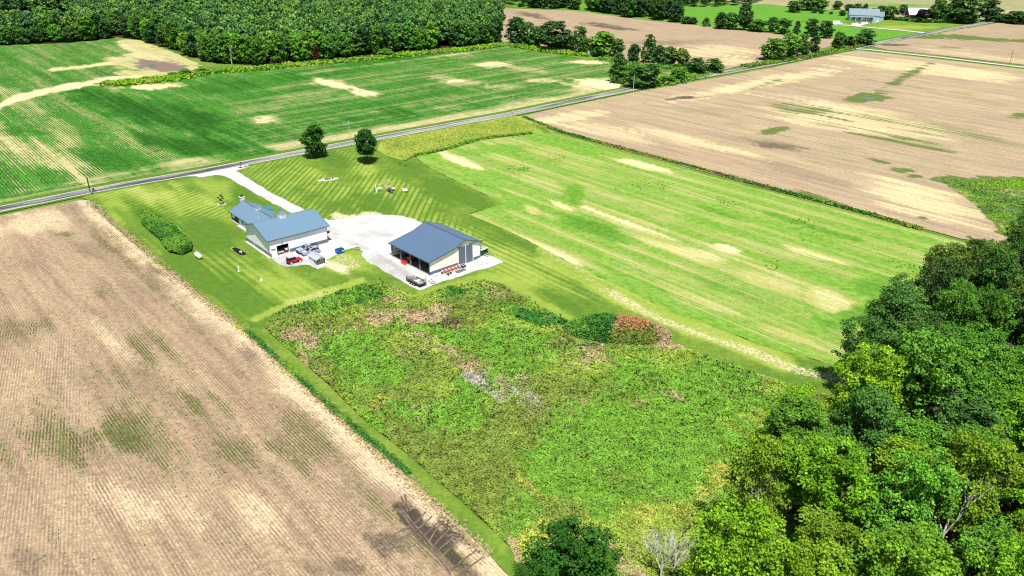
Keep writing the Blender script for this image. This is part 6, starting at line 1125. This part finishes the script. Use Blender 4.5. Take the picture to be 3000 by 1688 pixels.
P = along([(722, 968), (790, 1030), (900, 1131), (966, 1190), (1056, 1268), (1142, 1341), (1200, 1390)], 4500, .6); weeds('field_edge_weeds', 'deep green weed line between mown track and stubble field', P, .26, .25, lambda P: blend(P, [('dark', 1.0), ('bright', .8)], []), cat='weeds')
P = along([(262, 590), (330, 650), (471, 775), (620, 898), (711, 965), (930, 1165), (1210, 1420), (1430, 1630)], 6000, 1.2); weeds('trampled_straw', 'pale trampled straw along the boundary of the stubble field', P, .27, .12, lambda P: blend(P, [('tan', 1.5), ('grey', .5), ('olive', .25), ('gold', .35)], []), cat='straw', up=2.5)
Pq = scatter([(2740, 520), (2850, 530), (3040, 520), (3300, 560), (3200, 740), (2990, 720), (2940, 690), (2900, 640), (2840, 590)], 14000); weeds('wet_ground_grass', 'bright green grass over the wet hollow in the brown field', Pq, .38, .08, lambda P: blend(P, [('bright', 1.2), ('lime', .7), ('dark', .45)], []), cat='grass')
Pq = scatter([(1118, 412), (1250, 389), (1400, 362), (1500, 343), (1590, 372), (1560, 386), (1470, 396), (1400, 406), (1262, 438), (1190, 466), (1130, 452)], 12000); weeds('tall_yellow_grass', 'tall yellowing grass beside the road', Pq, .32, .12, lambda P: blend(P, [('gold', 1.2), ('yell', 1.2)], []), cat='grass', up=2.5)
# scattered weeds in the green field and hayed strip
Pq = scatter(mf, 16000); px_, py_ = pix(Pq[:, 0], Pq[:, 1]); Pq = Pq[fbm(Pq[:, 0] * .06, Pq[:, 1] * .06) + .12 * rng.random(len(Pq)) > .79]; weeds('field_weeds', 'scattered dark weeds among the young green crop', Pq, .34, .15, lambda P: blend(P, [('dark', .8), ('bright', 1.0)], []), cat='weeds')
# plants of the stubble field, in their rows
a5 = math.radians(AZP); U5 = np.array([math.sin(a5), math.cos(a5)]); V5 = np.array([math.cos(a5), -math.sin(a5)])
Qb = np.array([G(*p) for p in lf]); us = []
C0 = Qb.mean(0)
v_ = np.arange(-160, 160, .52); turn = None; n_t = 0; out = []
for v0 in v_:
    u0 = np.arange(-200, 200, .38); u0 = u0 + rng.normal(size=len(u0)) * .3; out.append(C0 + np.outer(u0, U5) + np.outer(np.full(len(u0), v0) + rng.normal(size=len(u0)) * .05, V5))
Pr = np.concatenate(out); Pr = Pr[(Pr[:, 1] < 300) & (Pr[:, 1] > 70)]; Pr = Pr[inpoly(Pr[:, 0], Pr[:, 1], Qb)]
px_, py_ = pix(Pr[:, 0], Pr[:, 1]); Pr = Pr[(px_ > -60) & (py_ < 1760)]; px_, py_ = pix(Pr[:, 0], Pr[:, 1])
cov = patches(px_, py_, [q for q in sp_bean if q[0] == 0], Pr[:, 0], Pr[:, 1])[0]; Pr = Pr[rng.random(len(Pr)) < .015 + cov * .7]
weeds('bean_seedlings', 'rows of small dark green bean plants in the stubble field', Pr, .19, .08, lambda P: blend(P, [('olive', .8), ('dark', 1.0)], []), cat='crop', up=1.0)
# pale wheel ruts across the wet corner of the stubble field
def rut(p, q, wd=.35, z=.03, mat=None):
    a, b_ = G(*p), G(*q); L = np.array([a + (b_ - a) * t for t in np.linspace(0, 1, 14)]); wv = (fbm(L[:, 0] * .5, L[:, 1] * .5) - .5) * .5; nn = np.array([-(b_ - a)[1], (b_ - a)[0]]) / np.linalg.norm(b_ - a); L = L + wv[:, None] * nn
    ribbon('wheel_rut', L, -wd / 2, wd / 2, z, mat, step=1.0, wob=.08)
rut_m = simple('dried_rut_soil', (.17, .125, .095), .95, .05, scale=1.0, var=.2)
for i, (p, q) in enumerate([((1165, 1490), (1320, 1680)), ((1172, 1486), (1332, 1676)), ((1180, 1560), (1250, 1500)), ((1190, 1580), (1265, 1512)), ((1210, 1600), (1290, 1525)), ((1262, 1610), (1325, 1545)), ((1255, 1592), (1300, 1520)), ((1290, 1640), (1350, 1575)), ((1275, 1625), (1345, 1560)), ((1320, 1670), (1400, 1610)), ((1340, 1690), (1420, 1630)), ((1130, 1600), (1220, 1555)), ((1140, 1575), (1230, 1525)), ((1175, 1455), (1196, 1500)), ((1185, 1450), (1205, 1498))]): rut(p, q, .26, .03 + .004 * i, rut_m)

# ------------------------------------------------------------------ far buildings
def gable_house(name, label, cat, cx, cy, L, Wd, hw, hr, rz, wall, roofm, parts=()):
    x, y = G(cx, cy); t = thing(name, label, cat, (x, y, 0), rz)
    for s in (-1, 1): part('wall', wall, t, lambda b: b.box(-L / 2, L / 2, s * Wd / 2 - .1, s * Wd / 2 + .1, 0, hw)); part('gable_wall', wall, t, lambda b: b.prism([(-Wd / 2 + .1, 0), (Wd / 2 - .1, 0), (Wd / 2 - .1, hw), (0, hr - .1), (-Wd / 2 + .1, hw)], s * L / 2 - .1, s * L / 2 + .1, 'x'))
    for s in (-1, 1): q = MB(); slab(q, (s * (Wd / 2 + .5), hw - .15), (0, hr), -L / 2 - .5, L / 2 + .5, .15); q.build('roof', roofm, t)
    return t
azl = math.radians(40.2)
bl = simple('light_blue_siding', (.38, .55, .66), .6, .2); bd_ = simple('grey_shingles', (.20, .26, .30), .8, .1)
fh = gable_house('blue_farmhouse', 'light blue house with long grey roof beside the far pale drive', 'house', 2527, 58.5, 24, 13, 4.4, 9.2, math.radians(-14), bl, bd_)
for x0 in (-9, -4.5, 1, 5.5): window(fh, 'y', x0, x0 + 2.0, 1.2, 2.8, -6.6)
part('garage_door', white_p, fh, lambda b: b.box(-1.8, .6, -6.66, -6.6, 0, 2.8)); part('porch_roof', bd_, fh, lambda b: b.prism([(-6.6, 3.6), (-8.6, 2.9), (-8.6, 3.05), (-6.6, 3.8)], -11.8, 8, 'x'))
for x0 in (-11.5, -7, -2.5, 2, 7): part('porch_post', white_p, fh, lambda b: b.box(x0 - .12, x0 + .12, -8.5, -8.3, 0, 2.9))
for i, y0 in enumerate((-2.5, 3.4)): part('gable_wing', bl, fh, lambda b: b.prism([(y0 - 2.6, 0), (y0 + 2.6, 0), (y0 + 2.6, 3.4), (y0, 6.6), (y0 - 2.6, 3.4)], 12.1, 15 + i * 2, 'x')); q = MB(); slab(q, (y0 - 2.9, 3.2), (y0, 6.7), 11, 15.4 + i * 2, .15); slab(q, (y0, 6.7), (y0 + 2.9, 3.2), 11, 15.4 + i * 2, .15); q.build('wing_roof', bd_, fh)
for y0 in (-5.3, -2.5, 3.4): window(fh, 'x', y0 - .6, y0 + .6, 1.2, 2.6, 17.1 if y0 > 0 else (15.1 if y0 > -4 else 12.12), 1)
rb_ = gable_house('red_barn', 'red barn with a bright white roof near the farmstead', 'barn', 2682, 54, 15, 13, 3.6, 8.4, math.radians(-8), simple('barn_red_boards', (.42, .03, .03), .8, .1, scale=1), simple('white_metal_roof', (.85, .85, .85), .5, .3))
part('door', white_p, rb_, lambda b: b.box(-.8, .6, -6.72, -6.61, 0, 2.2)); part('door', black, rb_, lambda b: b.box(-6.5, -2.2, -6.7, -6.61, 0, 2.6), label='black panel for the dark open barn bay'); part('lean_to', trim_dk, rb_, lambda b: b.prism([(-7.5, 2.8), (-10.5, 2.0), (-10.5, 2.15), (-7.5, 3.0)], -6, 6, 'y'))  # black panel stands in for the shade inside the open bay
fw = gable_house('farmstead_house', 'pale farmhouse half hidden under the farmstead trees', 'house', 2772, 57, 12, 9, 3.8, 7.4, math.radians(20), simple('pale_house_siding', (.55, .58, .58), .7), simple('pale_roof_shingle', (.42, .38, .34), .8)); window(fw, 'y', -3, -1.8, 1, 2.4, -4.6); window(fw, 'y', 1, 2.2, 1, 2.4, -4.6)
gable_house('yard_shed', 'small white shed between the farmstead trees', 'shed', 2747, 55, 5, 4, 2.4, 3.8, math.radians(10), white_p, white_p)
def van(px0, py0, rz, label, m_, L=6.0):
    x, y = G(px0, py0); t = thing('box_van', label, 'van', (x, y, .05), rz)
    MB().box(-L / 2, L / 4, -1.05, 1.05, .5, 2.9).build('box', m_, t, bevel=.08); MB().prism([(L / 4 + .02, .45), (L / 2 + .3, .45), (L / 2 + .3, 1.2), (L / 2 - .2, 1.4), (L / 2 - .6, 2.2), (L / 4 + .02, 2.2)], -.95, .95).build('cab', m_, t, bevel=.05)
    part('windscreen', glass_dk, t, lambda b: b.prism([(L / 2 - .15, 1.42), (L / 2 - .57, 2.22), (L / 2 - .64, 2.2), (L / 2 - .24, 1.4)], -.85, .85)); 
    for s in (-1, 1): part('side_window', glass_dk, t, lambda b: b.box(L / 4 + .25, L / 2 - .5, s * .96 - .01, s * .96 + .01, 1.35, 2.0))
    wheels(t, (-L / 3, L / 3 + .2), 1.0, .42, .25); return t
van(2453, 72.5, math.radians(-20), 'white box van parked at the end of the far pale drive', white_p, 7)
van(1732, 163, math.radians(15), 'pale blue camper van parked at the hedge behind the corn field', simple('pale_blue_paint', (.40, .52, .62), .4), 5.0)
for (a, b_, lb, m_) in ((2720, 64.5, 'white car parked at the edge of the farmstead lawn', white_p), (2749, 62, 'white pickup in the shade of the farmstead trees', white_p), (2830, 60, 'pale car under the largest farmstead tree', silver)):
    x, y = G(a, b_); t = thing('parked_car', lb, 'car', (x, y, .05), .2); MB().prism([(-2.2, .35), (2.2, .35), (2.25, .8), (1.2, .95), (-2.2, 1.0)], -.88, .88).build('body', m_, t, bevel=.06); cabin(t, m_, glass_dk, -1.9, 1.1, .8, .96, 1.5, .6, .4, .14, [(.1, .45), (.5, .85)]); wheels(t, (-1.35, 1.4), .88, .33, .2)
for (a, b_, lb) in ((2518, 69.5, 'clipped dark shrub before the porch of the blue house'), (2549, 68, 'clipped dark shrub by the front gable of the blue house')): shrub(thing('yard_shrub', lb, 'shrub', (*G(a, b_), 0)), 0, 0, 1.6, 1.3, (.02, .06, .02))
